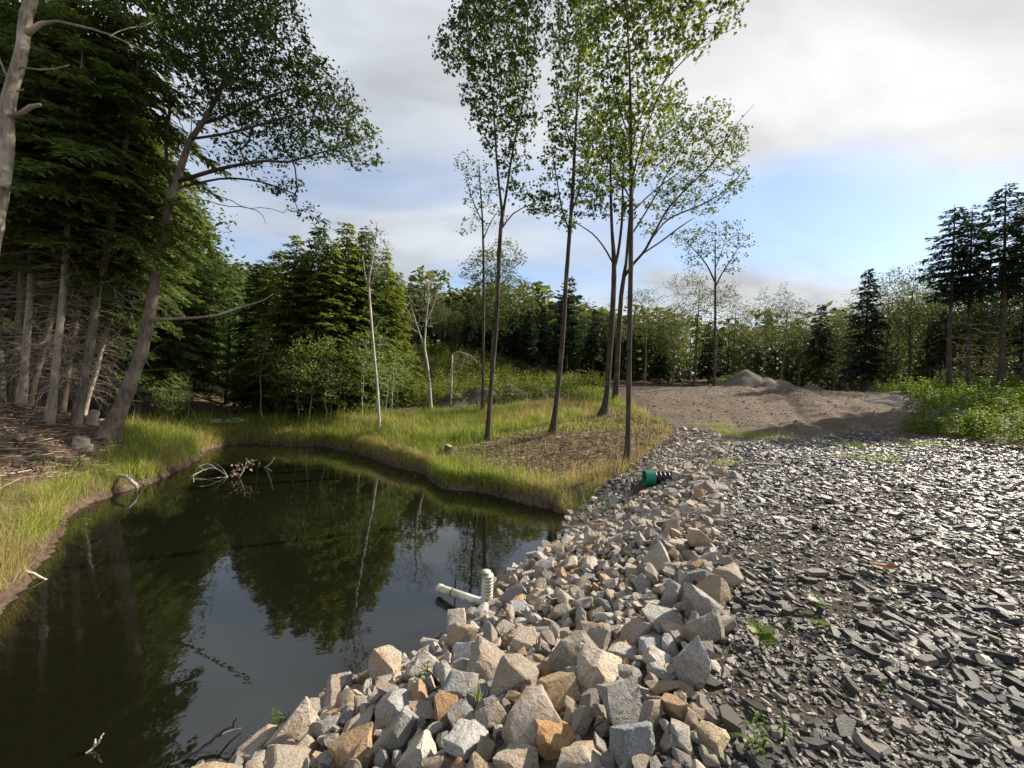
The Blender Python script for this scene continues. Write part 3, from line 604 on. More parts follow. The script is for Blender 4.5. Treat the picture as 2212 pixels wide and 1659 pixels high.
hero('birch_tree', 'thin pale birch at far pond edge before the conifers', 18.6,
     [(821, 915, 9), (816, 850, 8), (808, 760, 7), (802, 690, 7), (798, 640, 7), (797, 610, 6), (803, 570, 5), (812, 520, 3), (815, 480, 2)],
     [[(798, 632, 5), (788, 590, 4), (783, 550, 2)], [(798, 620, 4), (815, 580, 3), (830, 540, 2)]],
     [(810, 520, 28, 34), (835, 530, 18, 26), (790, 570, 18, 26), (815, 585, 22, 20), (800, 500, 16, 24)], M['sparse'], M['barkw'], .4, 11, .13, LEAF_ELL, .35, 19, .005, .2, None, 170)
hero('dying_tree', 'pale half dead tree with bare fan shaped crown on the far bank', 26.0,
     [(931, 886, 10), (928, 830, 8), (922, 780, 8), (917, 750, 8), (919, 715, 6), (922, 680, 5), (926, 640, 4), (925, 610, 2)],
     [[(917, 752, 6), (908, 725, 5), (898, 695, 4), (888, 660, 2)], [(905, 720, 3), (890, 710, 3), (870, 700, 2)], [(922, 690, 4), (936, 660, 3), (945, 630, 2)]],
     [(905, 640, 34, 32), (940, 630, 26, 30), (880, 660, 22, 22), (915, 690, 34, 22), (885, 625, 18, 18), (925, 605, 22, 14)], M['sparse'], M['barkw'], .34, 5, .10, LEAF_ELL, .3, 20, .008, .2, None, 330)
hero('broken_birch', 'pale snapped birch pole with its top hanging over to the right', 27.0,
     [(974, 880, 7), (975, 840, 6), (976, 800, 6), (977, 765, 5)], [[(977, 766, 5), (985, 760, 4), (1000, 762, 3), (1020, 770, 2.5), (1032, 785, 2)]],
     [(1000, 785, 24, 12), (1015, 775, 20, 12), (985, 800, 15, 8)], M['sparse'], M['barkw'], .3, 12, .11, LEAF_ELL, .28, 21, .005, .2, None, 90)
hero('maple_tree', 'tall lone tree with round open crown left of the dirt mounds', 33.0,
     [(1543, 830, 9), (1544, 760, 8), (1545, 680, 7), (1545, 620, 6), (1545, 570, 4), (1545, 520, 3)],
     [[(1545, 620, 5), (1560, 590, 4), (1580, 560, 3), (1598, 530, 2)], [(1545, 610, 5), (1525, 570, 4), (1500, 540, 3), (1475, 515, 2)], [(1545, 580, 3), (1560, 540, 2), (1570, 500, 1.5)]],
     [(1480, 515, 28, 24), (1520, 505, 32, 24), (1565, 505, 34, 26), (1595, 530, 22, 34), (1540, 545, 36, 22), (1500, 560, 28, 22), (1580, 575, 22, 20)], M['maple2'], M['barkd'], .62, 16, .22, LEAF_Q, .55, 22, .008, .3, None, 260)

# ------------------------------------------------------------------ hemlocks
def hemlock_meshes(h, base, Lmax, seed, coarse=1.0, droop=.35, r0=.2, dead_n=0, layered=False, dstep=1.0, nsz=.21):
    rg = np.random.default_rng(seed); tm = MB(); n = 14
    zt = np.linspace(0, h, n); P = np.stack([np.cumsum(rg.normal(0, .02, n)), np.cumsum(rg.normal(0, .02, n)), zt], 1); P[0] = 0
    rad = r0*(1-zt/h)**.8*1.0 + .012; rad[0] *= 1.35
    P2 = np.vstack([[P[0][0], P[0][1], -.4], P]); V, Fs = tube(P2, np.concatenate([[rad[0]*1.1], rad]), 10, True, .04, rg); tm.add(V, Fs)
    bm = MB(); fm = MB(); dm = MB(); ang = 0
    zb = base*h; z = zb; foliage = []
    while z < h*.985:
        f = (z-zb)/(h-zb); L = Lmax*(1-f)**.72*(.55+.45*min(1, f*6+.35))*rg.uniform(.65, 1.15) + .12
        nb = 1 if not layered else 5
        for q in range(nb):
            ang += 2.4 + rg.normal(0, .35) if not layered else 1.256 + rg.normal(0, .1)
            d = np.array([math.cos(ang), math.sin(ang), 0]); sl = .25*f+.08 + rg.normal(0, .08); m = 6
            t = np.linspace(0, 1, m); c = np.array([np.interp(z, zt, P[:, 0]), np.interp(z, zt, P[:, 1]), z])
            pth = c + d*(t*L)[:, None] + np.array([0, 0, 1])*((sl*t - droop*t*t)*L)[:, None] + np.cumsum(rg.normal(0, .02*L, (m, 3)), 0)*t[:, None]
            rb = .012+.012*L
            V, Fs = tube(pth, rb*(1-t*.85), 4, False); bm.add(V, Fs)
            side = np.array([-d[1], d[0], 0])
            st_ = .13*coarse; nt = max(2, int(L*.9/st_))
            for k in range(nt):
                q = .12 + .88*(k+rg.random())/nt; p0 = np.array([np.interp(q, t, pth[:, i]) for i in range(3)])
                tl = (.34*L*(1-q)**.7+.14)*rg.uniform(.7, 1.2)
                for sgn in (-1, 1):
                    dd = d*rg.uniform(.5, 1.0) + side*sgn*rg.uniform(.6, 1.0) + np.array([0, 0, rg.normal(-.22, .14)]); dd /= np.linalg.norm(dd)
                    mm = max(2, int(tl/(.10*coarse)))
                    tt = (np.arange(mm)+.3)/mm*tl
                    pp = p0 + dd*tt[:, None]; pp[:, 2] -= .25*tt**2
                    foliage.append(np.column_stack([pp, np.full(mm, math.atan2(dd[1], dd[0])), np.full(mm, math.asin(np.clip(dd[2], -1, 1)))]))
        z += (.035+.05*rg.random())*h/9*(1.0 if not layered else 7.5)*coarse**.5*dstep
    Fo = np.concatenate(foliage); n = len(Fo)
    for sgn in (-1, 1):
        V, Fs = scatter(NEED, poly(NEED), Fo[:, :3], nsz*coarse*rg.uniform(.7, 1.25, n), Fo[:, 3]+sgn*rg.uniform(.35, .8, n), Fo[:, 4]+rg.normal(-.1, .22, n), rg.normal(0, .35, n)); fm.add(V, Fs)
    for i in range(dead_n):
        z = rg.uniform(.06, base*1.15)*h; a = rg.uniform(0, 6.28); L = rg.uniform(.4, 1.9); t = np.linspace(0, 1, 6)
        d = np.array([math.cos(a), math.sin(a), 0]); dz = rg.uniform(.0, .35)
        pth = np.array([0, 0, z]) + d*(t*L)[:, None] + np.array([0, 0, 1])*((dz*t-rg.uniform(.2, .8)*t*t)*L)[:, None] + rg.normal(0, .03, (6, 3))*t[:, None]*L
        V, Fs = tube(pth, .013*(1-t*.8), 3, False); dm.add(V, Fs)
        for k in range(3):
            q = rg.uniform(.3, .9); p0 = np.array([np.interp(q, t, pth[:, j]) for j in range(3)]); e = p0 + (d+rg.normal(0, .7, 3))*L*.3
            V, Fs = tube(np.array([p0, (p0+e)/2+rg.normal(0, .03, 3), e]), [.006, .005, .003], 3, False); dm.add(V, Fs)
    out = [('trunk', tm.mesh('hemlock_trunk', True)), ('branches', bm.mesh('hemlock_branches', True)), ('crown', fm.mesh('hemlock_crown'))]
    if dead_n: out.append(('dead_branches', dm.mesh('dead_branches', True)))
    return out
def make_tree(meshes, name, label, loc, rz, sc, mats, group, lean=(0, 0)):
    root = empty(name, loc, rz, sc); root.rotation_euler = (lean[0], lean[1], rz)
    for (nm, me) in meshes:
        if not me.materials: me.materials.append(None)
        o = bpy.data.objects.new(nm, me); COL.objects.link(o); o.parent = root
        o.material_slots[0].link = 'OBJECT'; o.material_slots[0].material = mats[nm]
        if nm != 'trunk': o['kind'] = 'stuff'
    tag(root, label, 'tree', group); return root
HEM = [hemlock_meshes(16, .34, 3.3, 31, .95, .42, .105, 80), hemlock_meshes(17, .42, 3.0, 32, .95, .45, .10, 80), hemlock_meshes(15, .12, 3.3, 33, .95, .40, .11, 30)]
HEMC = [hemlock_meshes(11, .10, 2.5, 34, 1.15, .34, .10, 0, False, .8, .24), hemlock_meshes(11, .07, 2.2, 35, 1.15, .36, .10, 0, False, .8, .24)]
HEMF = [hemlock_meshes(14, .12, 2.9, 36, 1.9, .30, .13, 0, False, .8, .24), hemlock_meshes(14, .30, 2.5, 37, 1.9, .35, .13, 0, False, .8, .24)]
PINE = [hemlock_meshes(14, .35, 3.0, 38, 1.6, -.05, .15, 0, True, .8, .3)]
TALLP = [hemlock_meshes(15, .50, 2.5, 39, 1.4, .22, .17, 34, False, 1.0, .24), hemlock_meshes(15, .48, 2.2, 40, 1.4, .18, .15, 40, False, 1.0, .24)]
def mset(leaf, bark): return {'trunk': bark, 'branches': bark, 'crown': leaf, 'dead_branches': M['dead']}
def at_base(u, v, D):
    p = pd(u, v, D); return (p[0], p[1], gz(p[0], p[1])-.05)
def height_to(u, vtop, D, z0): return pd(u, vtop, D)[2]-z0
ORD = ['first', 'second', 'third', 'fourth', 'fifth', 'sixth', 'seventh', 'eighth', 'ninth', 'tenth', 'eleventh', 'twelfth', 'thirteenth', 'fourteenth', 'fifteenth', 'sixteenth', 'seventeenth', 'eighteenth', 'nineteenth', 'twentieth', 'twenty-first', 'twenty-second', 'twenty-third', 'twenty-fourth', 'twenty-fifth', 'twenty-sixth', 'twenty-seventh', 'twenty-eighth', 'twenty-ninth', 'thirtieth']
r_ = random.Random(5)
# left stand: u base, v base, D, height, variant, bark, lean right (deg)
stand = [(108, 890, 11.6, 15, 1, 'barkp', 2.5, 'sunlit pale hemlock trunk, brightest of the left stand'), (166, 893, 12.2, 16, 0, 'bark', 7, 'leaning brown hemlock between the pale trunk and the oak'),
         (132, 884, 13.2, 14, 1, 'bark', 6, 'thin leaning hemlock close behind the pale trunk'), (60, 872, 12.4, 13, 0, 'bark', 12, 'steeply leaning hemlock left of the pale trunk'),
         (46, 868, 12.0, 15, 1, 'barkp', 1, 'upright hemlock, right one of the close pair at far left'), (34, 866, 12.6, 16, 0, 'bark', .5, 'upright hemlock, left one of the close pair at far left'),
         (5, 855, 12.2, 14, 1, 'bark', -6, 'hemlock at the left edge leaning out of the picture'), (178, 880, 14.5, 12, 0, 'barkp', 13, 'thin pale leaning hemlock next to the cut stump'),
         (300, 895, 19, 15, 2, 'bark', 0, 'full hemlock standing right behind the leaning oak trunk'), (385, 896, 21, 13, 2, 'bark', 0, 'low branched hemlock right of the oak trunk at the meadow edge'), (235, 885, 18, 17, 0, 'bark', 1, 'tall dark hemlock behind the base of the oak')]
for (u, v, D, h, k, bk, ln, lab) in stand:
    b = at_base(u, v, D); var = HEM[k]; hh = [16, 17, 15][k]
    make_tree(var, 'hemlock_tree', lab, b, r_.uniform(0, 6), (h/hh, h/hh, h/hh), mset(M['hem3'], M[bk]), 'hemlocks of the left stand')
    bpy.context.view_layer.objects  # keep order
    o = COL.objects[-1].parent; o.rotation_euler = (0, math.radians(ln), 0)
# more stand trees further back, giving the dark depth of the wood
back = [(-120, 865, 15, 16), (20, 862, 18, 17), (90, 868, 17, 18), (200, 880, 23, 17), (270, 885, 26, 18), (340, 890, 28, 16), (420, 893, 30, 14.5), (150, 875, 21, 18), (-40, 860, 22, 18), (60, 868, 25, 19), (460, 895, 33, 11)]
for i, (u, v, D, h) in enumerate(back):
    b = at_base(u, v, D); k = i % 2 if i % 3 else 2
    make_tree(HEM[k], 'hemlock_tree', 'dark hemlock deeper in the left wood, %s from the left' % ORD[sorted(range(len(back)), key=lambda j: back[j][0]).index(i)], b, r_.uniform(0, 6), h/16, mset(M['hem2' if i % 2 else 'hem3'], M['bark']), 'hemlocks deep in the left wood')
# conifer group beyond the pond
con = [(548, 898, 27, 560, 0), (585, 900, 25, 535, 1), (622, 903, 22.5, 505, 0), (668, 905, 24, 482, 1), (700, 905, 22, 520, 1), (728, 905, 23, 478, 0), (775, 903, 24, 490, 1), (815, 898, 26, 540, 0), (845, 893, 28, 585, 1), (640, 900, 28, 540, 1), (758, 900, 29, 520, 0)]
for i, (u, v, D, vt, k) in enumerate(con):
    b = at_base(u, v, D); h = height_to(u, vt, D, b[2]); w = r_.uniform(.95, 1.15)
    make_tree(HEMC[k], 'hemlock_tree', 'bushy green hemlock beyond the pond, %s from the left in its group' % ORD[sorted(range(len(con)), key=lambda j: con[j][0]).index(i)], b, r_.uniform(0, 6), (h/11*w, h/11*w, h/11), mset(M['hem'] if i % 3 else M['hem2'], M['bark']), 'conifer group beyond the pond')
# ------------------------------------------------------------------ broadleaf variants for the far wood
def broad_meshes(h, base, wid, seed, per, leaf, spacing, spread, r0=.14, twin=False):
    rg = np.random.default_rng(seed); z = np.linspace(0, h*.8, 7)
    p = np.column_stack([np.cumsum(rg.normal(0, .07, 7)), np.cumsum(rg.normal(0, .07, 7)), z, r0*(1-z/h)**.9]); p[0, :2] = 0
    tm, nodes, rads = trunk_mesh([p], 9, .4, rg)
    E = []; c0 = base*h
    for i in range(9):
        zz = c0 + (h-c0)*(.12+.8*i/8.); f = math.sin(math.pi*(.18+.72*i/8.)); a = rg.uniform(0, 6.28); R = wid*f*.55
        E.append((np.array([math.cos(a)*R*.6, math.sin(a)*R*.6, zz]), np.array([R, R, (h-c0)*.16])))
    T = sample_ell(E, spacing, rg, 260)
    g = grow(nodes, rads, T, rg, .009, 4); cm = MB(); leaf_cloud(cm, T, spread, per, leaf, LEAF_Q, rg, .7)
    return [('trunk', tm.mesh('trunk', True)), ('branches', g.mesh('branches', True)), ('crown', cm.mesh('crown'))]
BRO = [broad_meshes(12, .30, 4.4, 51, 44, .19, .75, .5), broad_meshes(12, .15, 4.0, 52, 44, .19, .75, .5), broad_meshes(12, .45, 4.6, 53, 30, .17, .8, .46, .12), broad_meshes(12, .35, 3.2, 54, 18, .15, .6, .36, .10)]
far = [  # u, v base, D, v top, kind
    (885, 765, 47, 690, 'b1'), (915, 768, 49, 665, 'h0'), (948, 768, 48, 650, 'b0'), (985, 770, 50, 662, 'b1'), (1010, 775, 46, 655, 'h1'), (1065, 790, 43, 548, 'b0'), (1040, 785, 50, 640, 'h0'), (1105, 800, 48, 668, 'h0'), (1140, 806, 47, 655, 'h0'), (1170, 812, 50, 662, 'h1'),
    (1224, 820, 45, 600, 'p0'), (1250, 825, 50, 672, 'b1'), (1280, 828, 48, 665, 'h1'), (1310, 832, 52, 675, 'b0'), (1392, 836, 46, 640, 'b2'), (1425, 834, 50, 690, 'h0'), (1455, 830, 47, 680, 'b1'),
    (1497, 828, 38, 598, 'b2'), (1580, 826, 39, 640, 'b3'), (1530, 828, 52, 690, 'h0'), (1610, 830, 50, 690, 'b1'), (1648, 832, 44, 645, 'b3'), (1690, 832, 43, 635, 'b3'), (1725, 836, 48, 690, 'b0'), (1768, 838, 44, 655, 'h1'), (1800, 840, 47, 690, 'b1'), (1830, 842, 45, 680, 'b0'),
    (1866, 844, 36, 578, 'h0'), (1905, 845, 40, 620, 'b2'), (1960, 846, 36, 592, 'b2'), (2000, 846, 40, 610, 'b0'), (1935, 846, 44, 660, 'b1'), (2030, 846, 38, 640, 'h1'), (2075, 846, 40, 640, 'b1'), (2120, 848, 37, 630, 'b0'), (2165, 848, 36, 610, 'b1'), (2205, 848, 34, 580, 'b0'), (2260, 850, 32, 570, 'h0'), (2330, 855, 30, 560, 'b1'), (2420, 860, 28, 540, 'h0'),
    (2050, 842, 25.5, 440, 't0'), (2087, 842, 26.5, 445, 't1'), (2158, 838, 24.5, 393, 't0'), (2215, 845, 25, 430, 't1')]
KN = {'b': ('broadleaf_tree', 'broadleaf tree'), 'h': ('hemlock_tree', 'hemlock'), 'p': ('pine_tree', 'pine'), 't': ('pine_tree', 'tall bare trunked conifer')}
cnt = {}
srt = sorted(far, key=lambda q: q[0])
for (u, v, D, vt, kd) in srt:
    b = at_base(u, v, D); h = height_to(u, vt, D, b[2]); ty = kd[0]; k = int(kd[1])
    if ty == 'b': var, hh, mats, grp = BRO[k], 11, mset(M['far'], M['barkd'] if D < 42 else M['bark']), 'broadleaf trees of the far tree line'
    elif ty == 'h': var, hh, mats, grp = HEMF[k], 14, mset(M['farc'], M['barkd']), 'conifers of the far tree line'
    elif ty == 'p': var, hh, mats, grp = PINE[0], 14, mset(M['farc'], M['barkd']), None
    else: var, hh, mats, grp = TALLP[k], 15, mset(M['farc'], M['barkd']), 'tall conifers at the right edge'
    cnt[ty] = cnt.get(ty, 0)+1; o_ = ORD[cnt[ty]-1]
    lab = {'b': '%s broadleaf tree from the left in the far tree line' % o_, 'h': '%s dark hemlock from the left in the far tree line' % o_, 'p': 'dark layered pine rising above the tree line behind the slender trees', 't': '%s from the left of the tall bare trunked conifers at right' % o_}[ty]
    w = h/hh*(r_.uniform(.9, 1.2) if ty != 't' else 1.0)
    make_tree(var, KN[ty][0], lab, b, r_.uniform(0, 6), (w, w, h/hh), mats, grp)
# saplings in front of the conifers
SAPL = [broad_meshes(6, .25, 2.4, 61, 15, .15, .42, .3, .035), broad_meshes(6, .45, 1.6, 62, 10, .15, .4, .3, .028)]
saps = [(640, 902, 20.6, 735, 0), (668, 905, 20.2, 715, 0), (700, 906, 20.4, 730, 0), (725, 903, 21, 760, 1), (610, 902, 22, 770, 1), (745, 904, 21.5, 745, 1), (770, 902, 22, 735, 1), (790, 900, 21.5, 740, 1), (372, 905, 17.5, 800, 0), (400, 906, 18.5, 790, 1), (450, 905, 21, 800, 1), (490, 902, 23, 790, 1), (520, 900, 24, 770, 1), (840, 896, 23, 745, 1), (862, 890, 25, 750, 1)] + [(u_, 903-abs(u_-680)*.04, 20.5+(i_*37 % 5)*.7, 690+(i_*53 % 9)*12, 1) for i_, u_ in enumerate((572, 590, 622, 655, 684, 712, 735, 757, 782, 805, 826, 850))]
for i, (u, v, D, vt, k) in enumerate(saps):
    b = at_base(u, v, D); h = height_to(u, vt, D, b[2])
    make_tree(SAPL[k], 'sapling', 'thin stemmed leafy sapling before the conifers, %s from the left' % ORD[sorted(range(len(saps)), key=lambda j: saps[j][0]).index(i)], b, r_.uniform(0, 6), h/6, mset(M['sap'], M['barkw']), 'saplings along the meadow edge')
# far woods as one mass behind the tree line and behind the left wood
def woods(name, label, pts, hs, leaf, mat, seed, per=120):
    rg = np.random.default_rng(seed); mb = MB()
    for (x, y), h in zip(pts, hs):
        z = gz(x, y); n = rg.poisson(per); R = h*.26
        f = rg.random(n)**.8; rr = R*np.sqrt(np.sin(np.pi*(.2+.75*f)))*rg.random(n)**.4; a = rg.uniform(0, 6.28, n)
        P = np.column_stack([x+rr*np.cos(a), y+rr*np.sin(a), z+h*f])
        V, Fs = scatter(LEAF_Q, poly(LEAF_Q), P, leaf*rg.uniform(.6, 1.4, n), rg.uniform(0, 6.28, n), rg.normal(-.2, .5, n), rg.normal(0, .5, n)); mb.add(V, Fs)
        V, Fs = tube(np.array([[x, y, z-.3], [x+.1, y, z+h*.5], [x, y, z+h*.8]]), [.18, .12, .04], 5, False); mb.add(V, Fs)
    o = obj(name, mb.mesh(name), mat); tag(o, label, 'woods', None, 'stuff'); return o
rg = np.random.default_rng(71)
pw, hw = [], []
for i in range(300):
    u = rg.uniform(840, 2500); D = rg.uniform(52, 85); p = pd(u, 840, D); pw.append((p[0], p[1])); hw.append(rg.uniform(8, 11.5)*(1 if D < 65 else .9))
woods('distant_woods', 'mass of dull green distant woods behind the far tree line', pw, hw, 1.0, M['far'], 72, 190)
pw, hw = [], []
for i in range(190):
    u = rg.uniform(-500, 520); D = rg.uniform(28, 60); p = pd(u, 880, D); pw.append((p[0], p[1])); hw.append(rg.uniform(13, 17) if u < 400 else rg.uniform(8, 10))
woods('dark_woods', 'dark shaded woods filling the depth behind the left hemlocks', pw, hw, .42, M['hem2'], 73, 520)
pw, hw = [], []
for i in range(150):
    u = rg.uniform(380, 900); D = rg.uniform(70, 110); p = pd(u, 860, D); pw.append((p[0], p[1])); hw.append(rg.uniform(9, 12))
woods('valley_woods', 'sunlit wooded hill seen in the gap left of the conifer group', pw, hw, 1.2, M['far'], 74, 220)
#MARK_TREES

# ------------------------------------------------------------------ riprap rocks
def rock_bm(rg, asp, extra=7):
    bm = bmesh.new(); bmesh.ops.create_cube(bm, size=2.0)
    nr = rg.normal(0, 1, (extra, 3)); nr /= np.linalg.norm(nr, axis=1, keepdims=True)
    ax = np.vstack([np.eye(3), -np.eye(3)]) + rg.normal(0, .42, (6, 3)); ax /= np.linalg.norm(ax, axis=1, keepdims=True)
    for n, d in list(zip(ax, rg.uniform(.55, .92, 6))) + list(zip(nr, rg.uniform(.62, .95, extra))):
        bmesh.ops.bisect_plane(bm, geom=bm.verts[:]+bm.edges[:]+bm.faces[:], plane_co=Vector(n*d), plane_no=Vector(n), clear_outer=True)
        ed = [e for e in bm.edges if e.is_boundary]
        if ed: bmesh.ops.contextual_create(bm, geom=ed)
    bmesh.ops.remove_doubles(bm, verts=bm.verts[:], dist=.03)
    bmesh.ops.recalc_face_normals(bm, faces=bm.faces[:])
    for v in bm.verts: v.co = Vector((v.co.x*asp[0], v.co.y*asp[1], v.co.z*asp[2]))
    return bm
def rock_hi(rg, asp):
    bm = rock_bm(rg, asp)
    bmesh.ops.bevel(bm, geom=bm.edges[:], offset=rg.uniform(.03, .08), segments=1, affect='EDGES', profile=.6, clamp_overlap=True)
    lim = [a_ * .95 for a_ in asp]
    bmesh.ops.triangulate(bm, faces=bm.faces[:])
    bmesh.ops.subdivide_edges(bm, edges=bm.edges[:], cuts=2, use_grid_fill=True)
    bmesh.ops.triangulate(bm, faces=bm.faces[:])
    for v in bm.verts: v.co = Vector([max(-l, min(l, c)) for l, c in zip(lim, v.co)])
    off = rg.uniform(0, 99)
    C = np.array([v.co[:] for v in bm.verts]); a_ = vnoise(C[:, 0]+C[:, 2]*.7, C[:, 1]-C[:, 2]*.6+off, .38, 3)-.5
    b_ = vnoise(C[:, 1]*1.3+C[:, 2], C[:, 0]*.8-C[:, 2]+off*2, .16, 2)-.5
    for v, q, q2 in zip(bm.verts, a_, b_): v.co *= 1+.24*q+.09*q2
    me = bpy.data.meshes.new('rock'); bm.to_mesh(me); bm.free(); me.polygons.foreach_set('use_smooth', np.ones(len(me.polygons), bool)); me.set_sharp_from_angle(angle=math.radians(30)); return me
def rock_lo(rg, asp):
    bm = rock_bm(rg, asp, 3); bmesh.ops.triangulate(bm, faces=bm.faces[:]); bm.verts.index_update()
    V = np.array([v.co[:] for v in bm.verts]); Fc = np.array([[v.index for v in f.verts] for f in bm.faces]); bm.free(); return V, Fc
rgk = np.random.default_rng(81)
def asp_rand(): return (1.0, rgk.uniform(.5, .9), rgk.uniform(.34, .7))
ROCK_HI = []
for i in range(28):
    me = rock_hi(rgk, asp_rand()); me.materials.append(M['rock']); ROCK_HI.append(me)
ROCK_LO = [rock_lo(rgk, asp_rand()) for i in range(16)]
# positions: dart throwing, big ones first; a few distinctive ones fixed by hand
named = [  # u, v, size px wide, colour, label
    (870, 1573, 62, (.42, .22, .08), 'rust orange rock at the near water edge beside pale rocks'), (1195, 1610, 120, (.43, .26, .12), 'large orange brown pointed rock at the bottom of the picture'), (1515, 1172, 75, (.45, .35, .25), 'largest upright tan block on top of the riprap'),
    (960, 1545, 85, (.34, .21, .11), 'rust brown square rock behind the big pale boulder'), (1015, 1610, 115, (.47, .45, .41), 'big pale grey flat faced boulder near the bottom edge'), (1375, 1610, 135, (.27, .28, .28), 'big blue grey boulder lowest in the middle foreground'),
    (1340, 1505, 95, (.30, .31, .31), 'grey blue block with a small stone on its corner'), (1200, 1500, 125, (.38, .28, .17), 'large rough tan and brown boulder behind the pointed orange rock'), (1535, 1590, 95, (.50, .40, .26), 'flat cream coloured slab lying at the gravel edge'),
    (905, 1640, 130, (.50, .47, .41), 'big whitish boulder with a tan patch at the bottom edge'), (740, 1615, 70, (.45, .33, .17), 'yellow brown rock at the bottom left end of the riprap'), (1400, 1405, 90, (.33, .34, .34), 'blue grey block in the middle of the riprap'), (1455, 1370, 72, (.46, .34, .27), 'pinkish tan block right of the blue grey one'),
    (1480, 1500, 55, (.34, .27, .21), 'upright narrow brown slab near the gravel'), (1040, 1510, 70, (.20, .21, .22), 'dark grey leaning slab behind the grass tuft')]
RX, RY, RR = [], [], []
def hit0(u, v):
    d = ray(u, v); d = d/np.linalg.norm(d); ts = np.arange(5, 20, .03); P = EYE + d*ts[:, None]; g = ground(P[:, 0], P[:, 1]); return P[np.argmax(P[:, 2] < g)]
cA0 = pd(1393, 1033, hit0(1393, 1046)[1]-.15); CD = np.array([.93, -.05, .02]); CD /= np.linalg.norm(CD)
def hit(u, v):
    d = ray(u, v); d = d/np.linalg.norm(d); ts = np.concatenate([np.arange(.8, 12, .03), np.arange(12, 60, .12)]); P = EYE + d*ts[:, None]
    g = ground(P[:, 0], P[:, 1]); k = np.argmax(P[:, 2] < np.maximum(g, -.02)); return P[k], ts[k]
def solid_rock_mat(c):
    return stone_mat('rock_tone', [(0, c), (1, c)], False, tuple(x*.62 for x in c) if c[0]-c[2] < .08 else (.30, .16, .06), .5, scale=.3)
for i, (u, v, w, c, lab) in enumerate(named):
    p, t = hit(u, v+w*.12); r = w*.42*t/F0*math.cos(math.atan(math.hypot(u-W0/2, v-H0/2)/F0))*1.0
    me = rock_hi(rgk, (1.0, rgk.uniform(.72, .95), rgk.uniform(.55, .8))); me.materials.append(solid_rock_mat(c))
    o = obj('boulder' if w > 80 else 'rock', me, None, None); o.location = (p[0], p[1], p[2]+r*.42)
    o.rotation_euler = (r_.uniform(-.5, .5), r_.uniform(-.5, .5), r_.uniform(0, 6.28)); o.scale = (r*1.0,)*3
    tag(o, lab, 'rock', 'distinct rocks of the riprap')
    RX.append(p[0]); RY.append(p[1]); RR.append(r)
cand_s = rgk.uniform(-5.5, 17.0, 44000); cand_t = rgk.uniform(-4.3, .5, 44000)
cx, cy = xy_st(cand_s, cand_t)
du, dv, dz = proj(np.column_stack([cx, cy, np.full(len(cx), .8)]))
ok = (cy > -3.5) & (np.hypot(cx, cy) < 22)
pw_ = np.stack([cx, cy], 1); dpd = sdist(pw_, POND)
cap_ = np.array([cA0[0], cA0[1]]); rel_ = pw_-cap_; al_ = rel_@CD[:2]; la_ = np.abs(rel_@np.array([-CD[1], CD[0]]))
ok &= ~((al_ > -.28) & (al_ < .62) & (la_ < .30)) & ~((al_ > -1.2) & (al_ < .5) & (la_ < 1.1) & (rel_[:, 1] < 0) & (rgk.random(len(al_)) < .3))
ok &= (dpd > -.5) & (cand_t > tl_s(cand_s)-.25 + .25*vnoise(cx, cy, .8)) & (cand_t < tr_s(cand_s)+.35*(vnoise(cx, cy, .7)-.5)*2)
cx, cy = cx[ok], cy[ok]; nC = len(cx)
ss, tt_ = st(cx, cy)
edges_ = [(80, .155, .205), (330, .118, .158), (1000, .08, .118), (5000, .052, .08), (10**6, .030, .05)]; rad = []
for cn_, ra_, rb_ in edges_: rad += list(rgk.uniform(ra_, rb_, max(0, min(cn_, nC-len(rad)))))
rad = np.array(rad)
farf = np.interp(ss, [-2, 1, 4, 7, 10, 17], [1.30, 1.15, .95, .82, .68, .58]); 
rocks = []; X_ = np.array(RX); Y_ = np.array(RY); R_ = np.array(RR)
keepX, keepY, keepR = list(RX), list(RY), list(RR)
GR = {}
def cell(x, y): return (int(math.floor(x/.5)), int(math.floor(y/.5)))
for x, y, r in zip(RX, RY, RR): GR.setdefault(cell(x, y), []).append((x, y, r))
for x, y, r, f, dq in zip(cx, cy, rad, farf, dpd[ok]):
    r = min(r*f, .20 if x*x+y*y > 4 else .13); c = cell(x, y); bad = False
    if dq < -.08 and r > .085: continue
    if r < .045 and (y < 1.0 or (f < .7 and r < .03)): continue
    for i in (-1, 0, 1):
        for j in (-1, 0, 1):
            for (a, b, q) in GR.get((c[0]+i, c[1]+j), ()):
                if (a-x)**2+(b-y)**2 < (.62*(q+r))**2: bad = True; break
            if bad: break
        if bad: break
    if bad: continue
    GR.setdefault(c, []).append((x, y, r)); rocks.append((x, y, r))
rocks = np.array(rocks); rz = ground(rocks[:, 0], rocks[:, 1])
u_, v_, d_ = proj(np.column_stack([rocks[:, :2], rz+.1])); scr = rocks[:, 2]/np.maximum(d_, .5)
inframe = (u_ > -20) & (u_ < 2232) & (v_ < 1690) & (v_ > 800)
order = np.argsort(-np.where(inframe, scr, 0)); BIG = set(order[:285].tolist())
lo = MB()
for i, (x, y, r) in enumerate(rocks):
    if i in BIG:
        o = obj('rock', ROCK_HI[rgk.integers(0, 28)], None, TER['riprap_bank'])
        o.location = (x, y, rz[i]+r*rgk.uniform(.25, .5)); o.scale = (r*rgk.uniform(1.05, 1.3),)*3
        o.rotation_euler = (rgk.normal(0, .7), rgk.normal(0, .7), rgk.uniform(0, 6.28))
    else:
        V, Fc = ROCK_LO[rgk.integers(0, 16)]; a = Matrix.Rotation(rgk.uniform(0, 6.28), 3, 'Z') @ Matrix.Rotation(rgk.normal(0, .5), 3, 'X') @ Matrix.Rotation(rgk.normal(0, .5), 3, 'Y')
        lo.add((V*r*1.2)@np.array(a).T + [x, y, rz[i]+r*.35], Fc)
